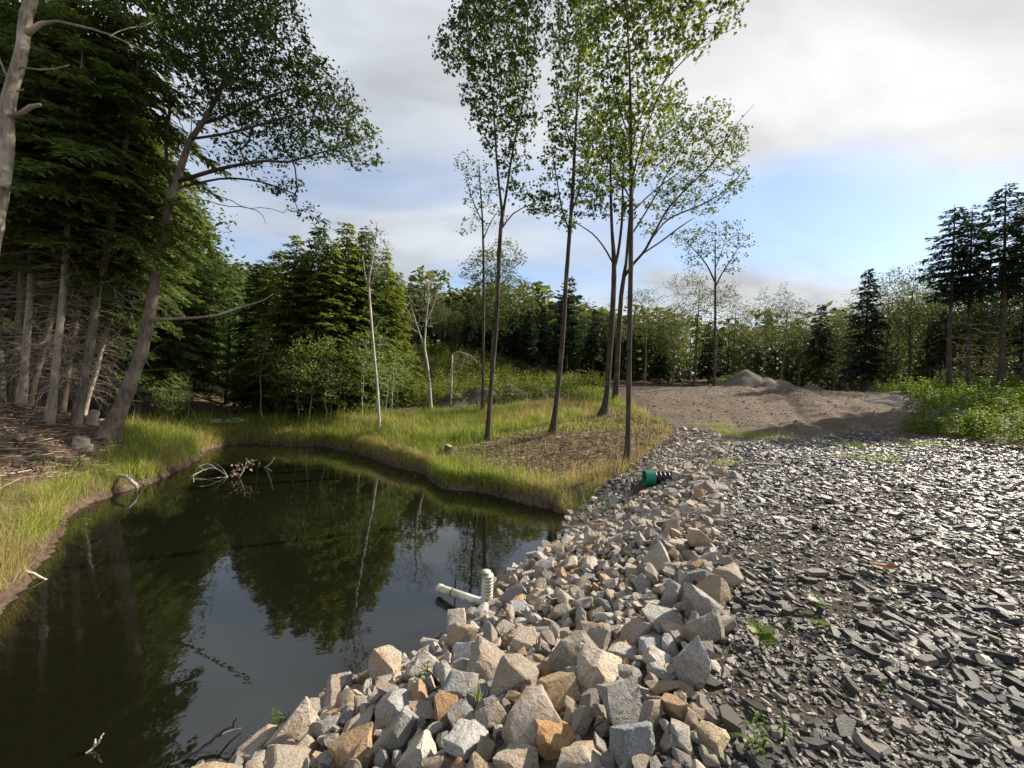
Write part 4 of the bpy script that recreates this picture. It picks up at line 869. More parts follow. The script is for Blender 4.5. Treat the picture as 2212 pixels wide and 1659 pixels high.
o = obj('small_rocks', lo.mesh('small_rocks'), M['rocki'], TER['riprap_bank']); o['kind'] = 'stuff'
print('ROCKS', len(rocks))

# ------------------------------------------------------------------ slate gravel
def slate_tmpl(rg, n=5):
    a = np.sort(rg.uniform(0, 6.283, n)) if False else np.arange(n)/n*6.283+rg.uniform(-.35, .35, n)
    rr = rg.uniform(.7, 1.05, n); top = np.column_stack([np.cos(a)*rr*1.15, np.sin(a)*rr*rg.uniform(.4, .75), rg.normal(.16, .03, n)])
    bot = top*[1.12, 1.12, 0] + [0, 0, -.2]
    V = np.vstack([top, bot]); i = np.arange(n); j = (i+1) % n
    return V, [np.arange(n)[None], np.stack([i+n, j+n, j, i], 1)]
rgs = np.random.default_rng(91); TM = [slate_tmpl(rgs) for _ in range(10)]
SLM = [mk_mesh('slate_stone', t[0], t[1]) for t in TM]
for m_ in SLM: m_.materials.append(M['slateo'])
def slate_field():
    P = []
    # near: dense and fine; farther: coarser
    for (lo, hi, dens, med) in [(0, 3.6, 2350, .0128), (3.6, 7, 1150, .0172), (7, 12, 540, .0228), (12, 24, 250, .0305)]:
        n = int(dens*math.pi*(hi*hi-lo*lo)*.62); rr_ = np.sqrt(rgs.uniform(lo*lo, hi*hi, n)); aa_ = rgs.uniform(-.75, 2.05, n); kp_ = (aa_ < 1.0) | (rgs.random(n) < .33); rr_, aa_ = rr_[kp_], aa_[kp_]; n = len(rr_); x = rr_*np.sin(aa_); y = rr_*np.cos(aa_)
        u, v, d = proj(np.column_stack([x, y, np.full(n, 1.65)])); ok = (rr_ < 6) | ((u < 2700) & (d > .5)); x, y = x[ok], y[ok]
        sd = sdist(np.stack([x, y], 1), SLATEP) + (vnoise(x, y, 1.3)-.5)*1.0; s, t = st(x, y)
        ok = (sd < rgs.exponential(.12, len(x))) & (t > -.25) ; x, y = x[ok], y[ok]
        pt = vnoise(x, y, 1.6, 2); ok = rgs.random(len(x)) < .42+1.1*smst(.3, .6, pt); x, y = x[ok], y[ok]
        r = np.exp(rgs.normal(math.log(med), .56, len(x))).clip(.007, .085)
        P.append(np.column_stack([x, y, r]))
    return np.concatenate(P)
SF = slate_field(); sz = ground(SF[:, 0], SF[:, 1]); u_, v_, d_ = proj(np.column_stack([SF[:, :2], sz]))
inf = (u_ > 0) & (u_ < 2212) & (v_ < 1659); scr = np.where(inf, SF[:, 2]/np.maximum(d_, .3), 0); big = np.zeros(len(SF), bool); big[np.argsort(-scr)[:290]] = True
mb = MB(); pick = rgs.integers(0, 10, len(SF))
for k in range(10):
    q = np.where((pick == k) & ~big)[0]; n = len(q)
    size = SF[q, 2][:, None]*np.column_stack([np.ones(n), rgs.uniform(.8, 1.2, n), rgs.uniform(.7, 1.6, n)])
    V, Fs = scatter(TM[k][0], TM[k][1], np.column_stack([SF[q, :2], sz[q]+SF[q, 2]*rgs.uniform(.05, .5, n)]), size, rgs.uniform(0, 6.28, n), rgs.normal(0, .24, n), rgs.normal(0, .24, n)); mb.add(V, Fs)
o = obj('slate_gravel', mb.mesh('slate_gravel'), M['slate'], TER['gravel_road']); o['kind'] = 'stuff'
for i in np.where(big)[0]:
    o = obj('slate_stone', SLM[pick[i]], None, TER['gravel_road']); r = SF[i, 2]
    o.location = (SF[i, 0], SF[i, 1], sz[i]+r*.3); o.scale = (r, r, r*rgs.uniform(.9, 1.7)); o.rotation_euler = (rgs.normal(0, .25), rgs.normal(0, .25), rgs.uniform(0, 6.28))
print('SLATES', len(SF))
# small stones on the dirt road
n = 9000; x = rgs.uniform(4, 34, n); y = rgs.uniform(13, 34, n); sd = sdist(np.stack([x, y], 1), ROADP); ok = sd < .2; x, y = x[ok], y[ok]; n = len(x)
mb = MB(); r = np.exp(rgs.normal(math.log(.035), .5, n)).clip(.012, .12)
V, Fs = scatter(TM[0][0], TM[0][1], np.column_stack([x, y, ground(x, y)+r*.2]), r, rgs.uniform(0, 6.28, n), rgs.normal(0, .35, n), rgs.normal(0, .35, n)); mb.add(V, Fs)
o = obj('road_stones', mb.mesh('road_stones'), stone_mat('road_stone', [(0, (.16, .13, .10)), (.6, (.30, .25, .20)), (1, (.48, .43, .36))], True, (.2, .13, .08), .3), TER['dirt_road']); o['kind'] = 'stuff'

# ------------------------------------------------------------------ grass
def blades(x, y, z, h, w, rg, lean=.35, segs=3):
    n = len(x); a = rg.uniform(0, 6.283, n); ln = np.abs(rg.normal(lean, .25, n)); dx, dy = np.cos(a), np.sin(a)
    f = rg.uniform(0, 6.283, n); wx, wy = np.cos(f)*w*.5, np.sin(f)*w*.5
    t = np.array([0, .55, 1.0]); V = np.zeros((n, 5, 3))
    for k, q in enumerate((0, .55)):
        cx_ = x+dx*h*ln*q**2; cy_ = y+dy*h*ln*q**2; cz = z+h*q*(1-.25*ln*q); s_ = 1 if k == 0 else .8
        V[:, 2*k] = np.column_stack([cx_-wx*s_, cy_-wy*s_, cz]); V[:, 2*k+1] = np.column_stack([cx_+wx*s_, cy_+wy*s_, cz])
    V[:, 4] = np.column_stack([x+dx*h*ln, y+dy*h*ln, z+h*(1-.3*ln)])
    o_ = np.arange(n)[:, None]*5
    return V.reshape(-1, 3), [o_+[[0, 1, 3, 2]], o_+[[2, 3, 4]]]
rgg = np.random.default_rng(101)
def grass_pts(n, poly, lo, hi, extra=None):
    P = np.array(poly); x = rgg.uniform(P[:, 0].min(), P[:, 0].max(), n); y = rgg.uniform(P[:, 1].min(), P[:, 1].max(), n)
    pp = np.stack([x, y], 1); ok = (sdist(pp, poly) < (vnoise(x, y, .8)-.5)*1.2) & (sdist(pp, POND) > .02)
    s, t = st(x, y); ok &= ~is_rip(s, t)
    u, v, d = proj(np.column_stack([x, y, np.full(n, 1.)])); ok &= (u > -300) & (u < 2500) & (d > .5) & (y > lo) & (y < hi)
    return x[ok], y[ok]
def masks(x, y):
    pp = np.stack([x, y], 1); bank = smst(.8, -.8, sdist(pp, BANKP)+(vnoise(x, y, 1.2)-.5)*2.4); lit = smst(.5, -.3, sdist(pp, LITP)+(vnoise(x, y, .9)-.5)*1.0)
    return bank, lit, sdist(pp, POND)
gm, sm_ = MB(), MB()
for (n, lo, hi, h0, w0) in [(170000, 2, 11, .30, .007), (300000, 11, 17, .30, .010), (330000, 17, 28, .34, .016)]:
    x, y = grass_pts(n, MEADP, lo, hi); bank, lit, dp = masks(x, y)
    patch = vnoise(x, y, 2.6, 3); near_water = smst(2.2, .3, dp)
    dens = (1-bank*.66)*(1-lit*.95)*(.45+.75*vnoise(x+9, y, .45, 2))
    leftness = smst(0, -5, x)
    pgreen = np.clip(.15 + .75*smst(.42, .62, patch) + .45*leftness*smst(10, 13, y) + .25*near_water - .5*smst(-4, 0, x)*smst(19, 13, y)*(1-.5*near_water) - .55*smst(-4, -6, x)*smst(11, 8.5, y), .06, .96)
    keep = rgg.random(len(x)) < dens; x, y, pg, nw, bk = x[keep], y[keep], pgreen[keep], near_water[keep], bank[keep]; z = ground(x, y)
    isg = rgg.random(len(x)) < pg; hh = h0*np.exp(rgg.normal(0, .35, len(x)))*(.40+1.25*vnoise(x, y, .55, 2))*(1-.45*bk)
    for q, m_ in ((isg, gm), (~isg, sm_)):
        if q.sum(): V, Fs = blades(x[q], y[q], z[q]-.02, hh[q]*(1 if m_ is gm else 1.12), w0*rgg.uniform(.6, 1.3, q.sum())*(1.15 if m_ is gm else .75), rgg); m_.add(V, Fs)
# fringe hanging over the water's edge
PA = np.array(POND); seg = rgg.integers(0, len(PA), 46000); q = rgg.random(46000)[:, None]; e = np.roll(PA, -1, 0)[seg]-PA[seg]; pos = PA[seg]+e*q
nn_ = np.column_stack([e[:, 1], -e[:, 0]]); nn_ /= np.linalg.norm(nn_, axis=1, keepdims=True)+1e-9
sg_ = np.where(sdist(pos+nn_*.05, POND) > 0, 1, -1)[:, None]; pos = pos + nn_*sg_*rgg.uniform(.03, .36, (46000, 1))
s_, t_ = st(pos[:, 0], pos[:, 1]); ok = ~((t_ > -4.6) & (s_ < 7.4)) & ~is_rip(s_, t_) & (pos[:, 1] > 2) & (rgg.random(46000) < .25+.9*smst(.35, .6, vnoise(pos[:, 0], pos[:, 1], .7, 2)))
x, y = pos[ok, 0], pos[ok, 1]; z = ground(x, y); isg = rgg.random(len(x)) < .25+.6*smst(.4, .6, vnoise(x, y, 2.0)); hh = .34*np.exp(rgg.normal(0, .35, len(x)))
for q, m_ in ((isg, gm), (~isg, sm_)):
    V, Fs = blades(x[q], y[q], z[q]-.02, hh[q], np.where(y[q] < 11, .007, .013)*rgg.uniform(.7, 1.3, q.sum()), rgg, .6); m_.add(V, Fs)
for (u, v, sp, nb_) in [(1590, 938, .55, 700), (1545, 928, .4, 400), (1700, 950, .5, 260), (1880, 986, .45, 320), (1990, 968, .5, 420), (1830, 962, .5, 240), (1560, 990, .2, 120), (1640, 945, .5, 220)]:
    c_ = pz(u, v, 1.72); x = rgg.normal(c_[0], sp, nb_); y = rgg.normal(c_[1], sp*.7, nb_); V, Fs = blades(x, y, ground(x, y)-.02, .16*np.exp(rgg.normal(0, .4, nb_)), np.full(nb_, .010), rgg, .5); gm.add(V, Fs)
o = obj('green_grass', gm.mesh('green_grass'), M['grass']); tag(o, 'bright green meadow grass round the pond', 'grass', None, 'stuff')
o = obj('dry_grass', sm_.mesh('dry_grass'), M['straw']); tag(o, 'straw coloured dry grass mixed over the bank', 'grass', None, 'stuff')
print('BLADES', gm.n//5, sm_.n//5)

# ------------------------------------------------------------------ leafy ground plants
def weed_tmpl(rg, h=.5, nl=14, lw=.03, ll=.16, droop=.3):
    mb = MB(); V, Fs = tube(np.array([[0, 0, -.03], [rg.normal(0, .02), rg.normal(0, .02), h*.5], [rg.normal(0, .04), rg.normal(0, .04), h]]), [.006, .005, .003], 4, False); mb.add(V, Fs)
    zz = np.linspace(.15, 1, nl)*h; a = np.arange(nl)*2.4+rg.uniform(0, 6); L = ll*(1.15-.5*zz/h)*rg.uniform(.8, 1.2, nl)
    T = np.array([(0, 0, 0), (.35, .5, .10), (.7, .38, .06), (1, 0, -.12), (.7, -.38, .06), (.35, -.5, .10)])
    for k in range(nl):
        V, Fs = scatter(T, poly(T), np.array([[0, 0, zz[k]]]), np.array([[L[k], lw*2, L[k]]]), np.array([a[k]]), np.array([rg.normal(.35, .2)])); mb.add(V, Fs)
    return np.concatenate(mb.V), [np.concatenate(f) for f in mb.F.values()]
rgw = np.random.default_rng(111); WT = [weed_tmpl(rgw, rgw.uniform(.4, .75), rgw.integers(10, 20)) for _ in range(8)]
def weed_field(name, label, poly, n, smin, smax, mat, dfun=None):
    P = np.array(poly); x = rgw.uniform(P[:, 0].min(), P[:, 0].max(), n); y = rgw.uniform(P[:, 1].min(), P[:, 1].max(), n)
    ok = (sdist(np.stack([x, y], 1), poly) < (vnoise(x, y, 1.1)-.5)*1.6); u, v, d = proj(np.column_stack([x, y, np.full(n, 2.)])); ok &= (u > -200) & (u < 2600)
    x, y = x[ok], y[ok]
    keep = rgw.random(len(x)) < smst(.3, .55, vnoise(x, y, 1.5, 3))+.12; x, y = x[keep], y[keep]; z = ground(x, y); mb = MB(); pk = rgw.integers(0, 8, len(x))
    for k in range(8):
        q = pk == k; m = q.sum()
        if m: V, Fs = scatter(WT[k][0], WT[k][1], np.column_stack([x[q], y[q], z[q]]), rgw.uniform(smin, smax, m), rgw.uniform(0, 6.28, m), rgw.normal(0, .12, m), rgw.normal(0, .12, m)); mb.add(V, Fs)
    o = obj(name, mb.mesh(name), mat); tag(o, label, 'weeds', None, 'stuff'); return o
weed_field('bank_weeds', 'scattered leafy weeds in the grass of the pond bank', MEADP, 700, .35, .8, M['weed'])
weed_field('roadside_weeds', 'bright leafy weeds covering the bank right of the road', WEEDP, 4800, .8, 1.8, M['weed'])
weed_field('hillside_brush', 'low green brush covering the far hillside', HILLP, 3300, 1.1, 2.6, M['brush'])
#MARK_SMALL

# ------------------------------------------------------------------ mounds of earth
M['mound'] = stone_mat('mound_gravel', [(0, (.135, .112, .09)), (1, (.135, .112, .09))], False, (.13, .10, .075), .5, .95, .5, .15)
M['moundg'] = stone_mat('mound_soil', [(0, (.10, .09, .08)), (1, (.10, .09, .08))], False, (.085, .07, .055), .6, .95, .5, .15)
def mound(name, label, u, v, D, rx, ry, h, mat, seed, group=None):
    p = pd(u, v, D); x0, y0 = p[0], p[1]; rg = np.random.default_rng(seed); nr, na = 14, 36; V = []; 
    for i in range(nr):
        f = i/(nr-1)
        for j in range(na):
            a = j/na*6.283; k = 1+.22*(vnoise(math.cos(a)*2+seed, math.sin(a)*2, 1.0, 2)-.5)*2
            x, y = x0+rx*f*k*math.cos(a), y0+ry*f*k*math.sin(a)
            V.append((x, y, h*max(0, (1-f**.9*1.0))*(1-.15*math.exp(-f*9)) + (float(vnoise(x*1.0, y*1.0, .5, 3))-.5)*.14*h*(1-f) - .06*f))
    V = np.array(V); V[:, 2] += ground(V[:, 0], V[:, 1]); c = V[:na].mean(0); z0 = gz(x0, y0)
    i = np.arange(nr-1)[:, None]*na; j = np.arange(na)[None]; j2 = (j+1) % na
    V = V - [x0, y0, z0]
    o = obj(name, mk_mesh(name, V, np.stack([i+j, i+na+j, i+na+j2, i+j2], -1).reshape(-1, 4), True), mat); o.location = (x0, y0, z0); tag(o, label, 'mound', group); return o
mound('gravel_mound', 'taller grey brown gravel mound at the top of the dirt road', 1612, 834, 33.5, 2.4, 2.2, 1.55, M['mound'], 1)
mound('gravel_mound', 'lower sloping gravel mound just right of the taller one', 1662, 836, 32.5, 2.1, 2.0, 1.05, M['mound'], 2)
mound('gravel_mound', 'small grey pile right of the two gravel mounds', 1752, 842, 33, 1.3, 1.2, .5, M['moundg'], 3)
mound('soil_mound', 'bare grey soil mound among the weeds at right', 2062, 905, 19, 2.6, 1.8, .75, M['moundg'], 4)
mound('soil_mound', 'small dark soil mound at the weed edge right of the road', 1935, 868, 24, 1.6, 1.4, .5, M['moundg'], 5)
for i, (u, v, D, rx, h, w) in enumerate([(975, 876, 28, 1.9, 1.0, 'leftmost'), (1035, 870, 28.5, 2.4, 1.35, 'second'), (1100, 868, 29, 2.4, 1.2, 'third'), (1168, 866, 29.5, 2.5, 1.1, 'rightmost')]):
    mound('earth_mound', '%s of the grey earth mounds heaped behind the slender trees' % w, u, v, D, rx, 1.2, h, M['moundg'], 10+i, 'earth mounds at the foot of the hillside')

# ------------------------------------------------------------------ pipes and stake
pA = pz(948, 1270, .10); pB = pz(1088, 1318, .24); ax_ = (pB-pA)/np.linalg.norm(pB-pA)
root = empty('drain_pipe', tuple(pB)); tag(root, 'white plastic pipe with ribbed riser lying from the rocks into the pond', 'pipe')
def bar(name, pts, rad, mat, parent, org, k=16, smooth=True):
    V, Fs = tube(np.asarray(pts, float)-org, rad, k); mb = MB(); mb.add(V, Fs); return obj(name, mb.mesh(name, smooth), mat, parent)
def ring_pipe(name, a, b, ro, ri, mat, parent, org):
    d = (b-a)/np.linalg.norm(b-a); P = np.array([a, b, b, a+d*.01]); mb = MB(); V, Fs = tube(np.array([a, b])-org, ro, 24, False); mb.add(V, Fs); V, Fs = tube(np.array([b, a])-org, ri, 24, False); mb.add(V, Fs)
    for q in (a, b):
        u1 = np.cross(d, [0, 0, 1]); u1 /= np.linalg.norm(u1); u2 = np.cross(d, u1); an = np.arange(24)*2*np.pi/24
        rv = np.cos(an)[:, None]*u1+np.sin(an)[:, None]*u2; V = np.vstack([q+rv*ro, q+rv*ri])-org; i = np.arange(24); j = (i+1) % 24; mb.add(V, np.stack([i, j, j+24, i+24], 1))
    me = mb.mesh(name, True); me.set_sharp_from_angle(angle=math.radians(40)); return obj(name, me, mat, parent)
ring_pipe('pipe_tube', pA, pB, .058, .051, M['white_plastic'], root, pB)
bar('end_collar', [pA-ax_*.005, pA+ax_*.07], .066, M['white_plastic'], root, pB)
bar('band', [pA+ax_*.30, pA+ax_*.318], .062, M['steel'], root, pB)
pr = pz(1051, 1304, .20)
for k in range(9):
    zz = .02+.046*k; bar('riser_rib', [pr+[0, 0, zz], pr+[0, 0, zz+.030]], [.088, .078], M['white_plastic'], root, pB, 18)
bar('riser_core', [pr-[0, 0, .05], pr+[0, 0, .43]], .06, M['white_plastic'], root, pB, 14)
bar('riser_cap', [pr+[-.03, 0, .445], pr+[-.03, 0, .462]], .07, M['white_plastic'], root, pB, 16)
sb = pz(982, 1276, 0.0); st_o = empty('stake', tuple(sb-[0, 0, .3])); tag(st_o, 'dark thin stake standing in the water beside the white pipe', 'stake')
bar('rod', [sb-[0, 0, .3], sb+[.01, 0, .15], sb+[.025, .0, .30]], [.014, .014, .012], M['steel'], st_o, sb-[0, 0, .3], 8)
cA = cA0.copy(); dirc = CD; print('CULV', cA, gz(cA[0], cA[1])); cv = empty('culvert_pipe', tuple(cA)); tag(cv, 'black corrugated culvert pipe with green end cap sticking out of the riprap', 'pipe')
n = 96; tt = np.linspace(.16, 1.5, n); rr = .165+.018*np.sign(np.sin(tt*2*np.pi/.105))*np.abs(np.sin(tt*2*np.pi/.105))**.5
bar('corrugated_tube', cA+dirc*tt[:, None], rr, M['black_plastic'], cv, cA, 28)
ring_pipe('end_cap', cA, cA+dirc*.22, .195, .172, M['green_plastic'], cv, cA)
ring_pipe('cap_rim', cA-dirc*.012, cA+dirc*.03, .203, .175, M['green_plastic'], cv, cA)
bar('cap_plate', [cA+dirc*.06, cA+dirc*.07], .174, M['black_plastic'], cv, cA, 24)
for k in range(10):
    a = k*.6283; u1 = np.cross(dirc, [0, 0, 1]); u1 /= np.linalg.norm(u1); u2 = np.cross(dirc, u1); q = cA+(u1*math.cos(a)+u2*math.sin(a))*.186
    bar('cap_tooth', [q+dirc*.0, q-dirc*.05], [.016, .010], M['green_plastic'], cv, cA, 6)

# ------------------------------------------------------------------ stumps, logs, sticks
rgt = np.random.default_rng(131)
def stump(label, u, v, D, r, h, bark, lean=0):
    b = pd(u, v, D); b[2] = gz(b[0], b[1]); o = empty('tree_stump', tuple(b)); tag(o, label, 'stump')
    P = np.array([[0, 0, -.2], [0, 0, 0], [lean*.3, 0, h*.35], [lean, 0, h]]); mb = MB(); V, Fs = tube(P, [r*1.7, r*1.5, r*1.08, r], 16, True, .09, rgt); mb.add(V, Fs); obj('bark', mb.mesh('bark', True), bark, o)
    mb = MB(); V, Fs = tube(np.array([[lean, 0, h-.01], [lean+.01, 0, h+.012]]), [r*.9, r*.86], 16, True, .05, rgt); mb.add(V, Fs); obj('cut_face', mb.mesh('cut_face'), M['wood'], o)
stump('small cut stump beside the leaning oak at the wood edge', 196, 903, 12.7, .13, .42, M['barkp'], .12)
stump('dark low stump on the pond bank left of the forked tree', 973, 975, 15.4, .24, .26, M['barkd'])
stump('weathered broken stump on the bare left bank', 172, 985, 11.2, .17, .22, M['barkp'], .05)
def stick(name, label, pts, rads, mat, side=None, cat='branch'):
    """pts: (u, v, z) placed on a level z"""
    P = np.array([pz(u, v, z) for u, v, z in pts]); o = empty(name, tuple(P[0])); tag(o, label, cat)
    q = smooth_path(np.column_stack([P, rads]), max(8, len(P)*4)); V, Fs = tube(q[:, :3]-P[0]+rgt.normal(0, .006, (len(q), 3)), q[:, 3], 7); mb = MB(); mb.add(V, Fs); obj('stem', mb.mesh('stem', True), mat, o)
    for sd_ in side or []:
        Q = np.array([pz(u, v, z) for u, v, z in sd_]); q = smooth_path(Q, 8) if len(Q) > 2 else smooth_path(Q, 5); V, Fs = tube(q-P[0], np.linspace(.012, .005, len(q)), 5); mb = MB(); mb.add(V, Fs); obj('twig', mb.mesh('twig', True), mat, o)
    return o
DW = plain_mat('driftwood', (.52, .46, .38), .85, .18, 14); DK = plain_mat('wet_wood', (.09, .07, .055), .7, .2, 14)
stick('driftwood', 'bent pale root reaching from the left shore into the water', [(238, 1030, .36), (262, 1028, .40), (283, 1038, .34), (293, 1047, .22), (292, 1066, -.08)], [.05, .045, .04, .045, .04], DW)
stick('fallen_branch', 'bare pale branching twigs lying in the water off the left shore', [(412, 1030, .02), (450, 1012, .18), (478, 1018, .15), (492, 1030, -.02)], [.018, .02, .018, .014], DW,
      [[(492, 1030, 0), (480, 1012, .25), (462, 998, .45)], [(450, 1012, .18), (430, 1020, .1), (418, 1042, .0)], [(478, 1018, .15), (445, 1002, .36), (425, 1010, .3)], [(440, 1016, .15), (425, 1000, .3)], [(492, 1030, 0), (470, 1032, .06), (450, 1035, 0)]])
fb = stick('fallen_branch', 'half sunken branch with brown withered leaves in the water', [(515, 1034, -.03), (525, 1018, .22), (532, 1000, .5)], [.02, .017, .01], DW, [[(525, 1018, .22), (512, 1005, .4)], [(528, 1010, .33), (543, 1000, .5)], [(520, 1026, .1), (506, 1020, .2)]])
mb = MB(); T = np.array([pz(u, v, z) for u, v, z in [(512, 1005, .4), (532, 1000, .48), (543, 1002, .45), (520, 1012, .3), (506, 1020, .2)]])-np.array(fb.location); leaf_cloud(mb, T, .16, 10, .11, LEAF_ELL, rgt, .9); obj('withered_leaves', mb.mesh('withered_leaves'), M['litter'], fb)['kind'] = 'stuff'
stick('fallen_branch', 'short forked white stick poking out of the far water', [(572, 1012, -.03), (582, 1003, .2), (592, 990, .52)], [.035, .03, .02], DW, [[(575, 1010, .05), (588, 1018, .02)]])
stick('fallen_branch', 'pale straight stick slanting into the water at the left shore', [(25, 1218, .22), (60, 1236, .12), (105, 1254, -.02)], [.022, .02, .015], DW)
stick('fallen_branch', 'dark forked branch lying in the near water at the bottom', [(360, 1660, -.03), (420, 1625, .04), (475, 1586, .10), (505, 1562, .18), (511, 1548, .3)], [.018, .016, .013, .010, .006], DK, [[(470, 1590, .1), (500, 1578, .05), (522, 1573, .02)]])
stick('fallen_branch', 'tiny pale forked twig floating near the lower left corner', [(185, 1626, .0), (205, 1612, .03), (222, 1588, .12)], [.008, .008, .005], DW, [[(205, 1612, .03), (206, 1596, .08)]])
stick('fallen_branch', 'dark stick leaning from the rocks into the water', [(1216, 1188, .22), (1190, 1175, .2), (1165, 1160, .16)], [.022, .02, .012], DK)
stick('fallen_branch', 'dark broken stub standing at the near water edge', [(740, 1524, -.05), (742, 1508, .12), (746, 1488, .3)], [.045, .04, .03], DK)
stick('fallen_branch', 'weathered stick lying across the rocks at the waterline', [(975, 1352, .25), (1000, 1375, .28), (1025, 1398, .35)], [.016, .016, .012], DK)
for i, (a, b, D, lab) in enumerate([((850, 870), (905, 838), 28, 'grey fallen log slanting up the hillside beside the conifers'), ((845, 878), (900, 862), 27.5, 'pale fallen log at the foot of the hillside'), ((868, 820), (888, 862), 30, 'thin leaning dead pole at the hillside edge')]):
    A, B = pd(*a, D), pd(*b, D+1.0); A[2] = max(A[2], gz(A[0], A[1])); B[2] = max(B[2], gz(B[0], B[1])+.05); o = empty('fallen_log', tuple(A)); tag(o, lab, 'log'); q = smooth_path(np.array([A, (A+B)/2+[0, 0, .05], B]), 8); V, Fs = tube(q-A, np.linspace(.09, .05, 8), 8); mb = MB(); mb.add(V, Fs); obj('stem', mb.mesh('stem', True), M['barkp'], o)
def litter(name, label, poly, n, lmin, lmax, r, leaves):
    P = np.array(poly); x = rgt.uniform(P[:, 0].min(), P[:, 0].max(), n); y = rgt.uniform(P[:, 1].min(), P[:, 1].max(), n); pp = np.stack([x, y], 1)
    u, v, d = proj(np.column_stack([x, y, np.full(n, 1.5)])); ok = (sdist(pp, poly) < .3) & (sdist(pp, POND) > .1) & (u > -250) & (u < 2300); x, y = x[ok], y[ok]; n = len(x); z = ground(x, y); mb = MB()
    T = np.array([(-.5, -.02, 0), (.5, -.02, 0), (.5, .02, 0), (-.5, .02, 0), (-.5, 0, .04), (.5, 0, .04)]); Fq = [np.array([[0, 1, 5, 4], [2, 3, 4, 5]])]
    L_ = rgt.uniform(lmin, lmax, n); V, Fs = scatter(T, Fq, np.column_stack([x, y, z+.02]), np.column_stack([L_, np.full(n, r), np.full(n, r)]), rgt.uniform(0, 6.28, n), rgt.normal(0, .16, n)); mb.add(V, Fs)
    m = min(n, leaves); k = rgt.choice(n, m, False); V, Fs = scatter(LEAF_ELL, poly_(LEAF_ELL), np.column_stack([x[k]+.1, y[k], z[k]+.025]), rgt.uniform(.05, .12, m), rgt.uniform(0, 6.28, m), rgt.normal(0, .35, m), rgt.normal(0, .35, m)); mb.add(V, Fs)
    o = obj(name, mb.mesh(name), M['litter']); tag(o, label, 'litter', None, 'stuff')
poly_ = poly
litter('forest_litter', 'brown twigs, wood chips and dead leaves on the left bank', LITP, 16000, .08, .7, .35, 5000)
litter('bank_litter', 'dead twigs and leaves under the slender trees', BANKP, 5000, .08, .6, .4, 2600)

# ------------------------------------------------------------------ single plants
def plant(name, label, u, v, hpx, kind, n=14, z=None, group=None):
    p, t = hit(u, v); D = (p-EYE)@_F; h = hpx*D*MPX; o = empty(name, tuple(p)); tag(o, label, 'plant', group); rg = np.random.default_rng(int(u*7+v))
    if kind == 'weed':
        V, Fs = tube(np.array([[0, 0, -.04], [rg.normal(0, .02), 0, h*.5], [rg.normal(0, .05)*h, rg.normal(0, .05)*h, h]]), [.006, .005, .003], 6); mb = MB(); mb.add(V, Fs); obj('stem', mb.mesh('stem', True), M['weed'], o)
        for k in range(n):
            zz = h*(.2+.8*k/n); mb = MB(); L_ = h*rg.uniform(.34, .5)*(1.1-.5*k/n); ss_ = np.linspace(0, 1, 5); a = k*2.4+rg.normal(0, .2); c = np.array([math.cos(a), math.sin(a), 0]); sd_ = np.array([-c[1], c[0], 0]); el = rg.normal(.75, .15)
            mid = np.array([0, 0, zz]) + c*(ss_*L_)[:, None]*math.cos(el*.7) + np.array([0, 0, 1])*((ss_*math.sin(el)-.75*ss_**2)*L_)[:, None]; w = np.array([.25, 1, .9, .55, .02])*L_*.10
            V = np.concatenate([mid-sd_*w[:, None], mid+[0, 0, -.012*L_], mid+sd_*w[:, None]]); i = np.arange(4); mb.add(V, np.concatenate([np.stack([i, i+1, i+6, i+5], 1), np.stack([i+5, i+6, i+11, i+10], 1)])); obj('leaf', mb.mesh('leaf', True), M['weed'], o)
    elif kind == 'seed':
        V, Fs = tube(np.array([[0, 0, -.03], [0, 0, h*.8]]), [.004, .003], 5); mb = MB(); mb.add(V, Fs); obj('stem', mb.mesh('stem', True), M['sap'], o)
        for k in range(n):
            mb = MB(); L_ = h*rg.uniform(.6, 1.0); V, Fs = scatter(LEAF_MAPLE*[1, .9, 1], poly(LEAF_MAPLE), np.array([[0, 0, h*rg.uniform(.5, .85)]]), np.array([L_]), np.array([k*6.283/n+rg.normal(0, .3)]), np.array([rg.normal(.15, .25)]), np.array([rg.normal(0, .3)])); mb.add(V, Fs); obj('leaf', mb.mesh('leaf'), M['sap'] if kind == 'seed' else M['redleaf'], o)
    elif kind == 'red':
        mb = MB(); V, Fs = tube(np.array([[0, 0, -.03], [0, 0, h*.8]]), [.004, .003], 5); mb.add(V, Fs); obj('stem', mb.mesh('stem', True), M['sap'], o)
        for k in range(n):
            mb = MB(); V, Fs = scatter(LEAF_ELL, poly(LEAF_ELL), np.array([[0, 0, h*(.4+.5*k/n)]]), np.array([h*.7]), np.array([k*2.2]), np.array([.2]), np.array([rg.normal(0, .4)])); mb.add(V, Fs); obj('leaf', mb.mesh('leaf'), M['redleaf'] if k % 2 else M['sap'], o)
    elif kind == 'tuft':
        for k in range(n):
            mb = MB(); V, Fs = blades(np.array([rg.normal(0, .012)]), np.array([rg.normal(0, .012)]), np.array([-.03]), np.array([h*rg.uniform(.6, 1.1)]), np.array([.009]), rg, .22); mb.add(V, Fs); obj('blade', mb.mesh('blade'), M['grass'], o)
    elif kind == 'flower':
        for k in range(n):
            x, y = rg.normal(0, .35), rg.normal(0, .25); hh = h*rg.uniform(.75, 1.1); V, Fs = tube(np.array([[x, y, -.05], [x*1.1, y, hh]]), [.008, .006], 4); mb = MB(); mb.add(V, Fs); sm = obj('stem', mb.mesh('stem', True), M['weed'], o)
            mb = MB(); leaf_cloud(mb, np.array([[x*1.1, y, hh]]), .12, 40, .05, LEAF_Q, rg, .5, .25); obj('flower_head', mb.mesh('flower_head'), M['flower'], sm)
    return o
plant('weed', 'tall narrow leaved weed at the near water edge of the riprap', 590, 1598, 68, 'weed', 16)
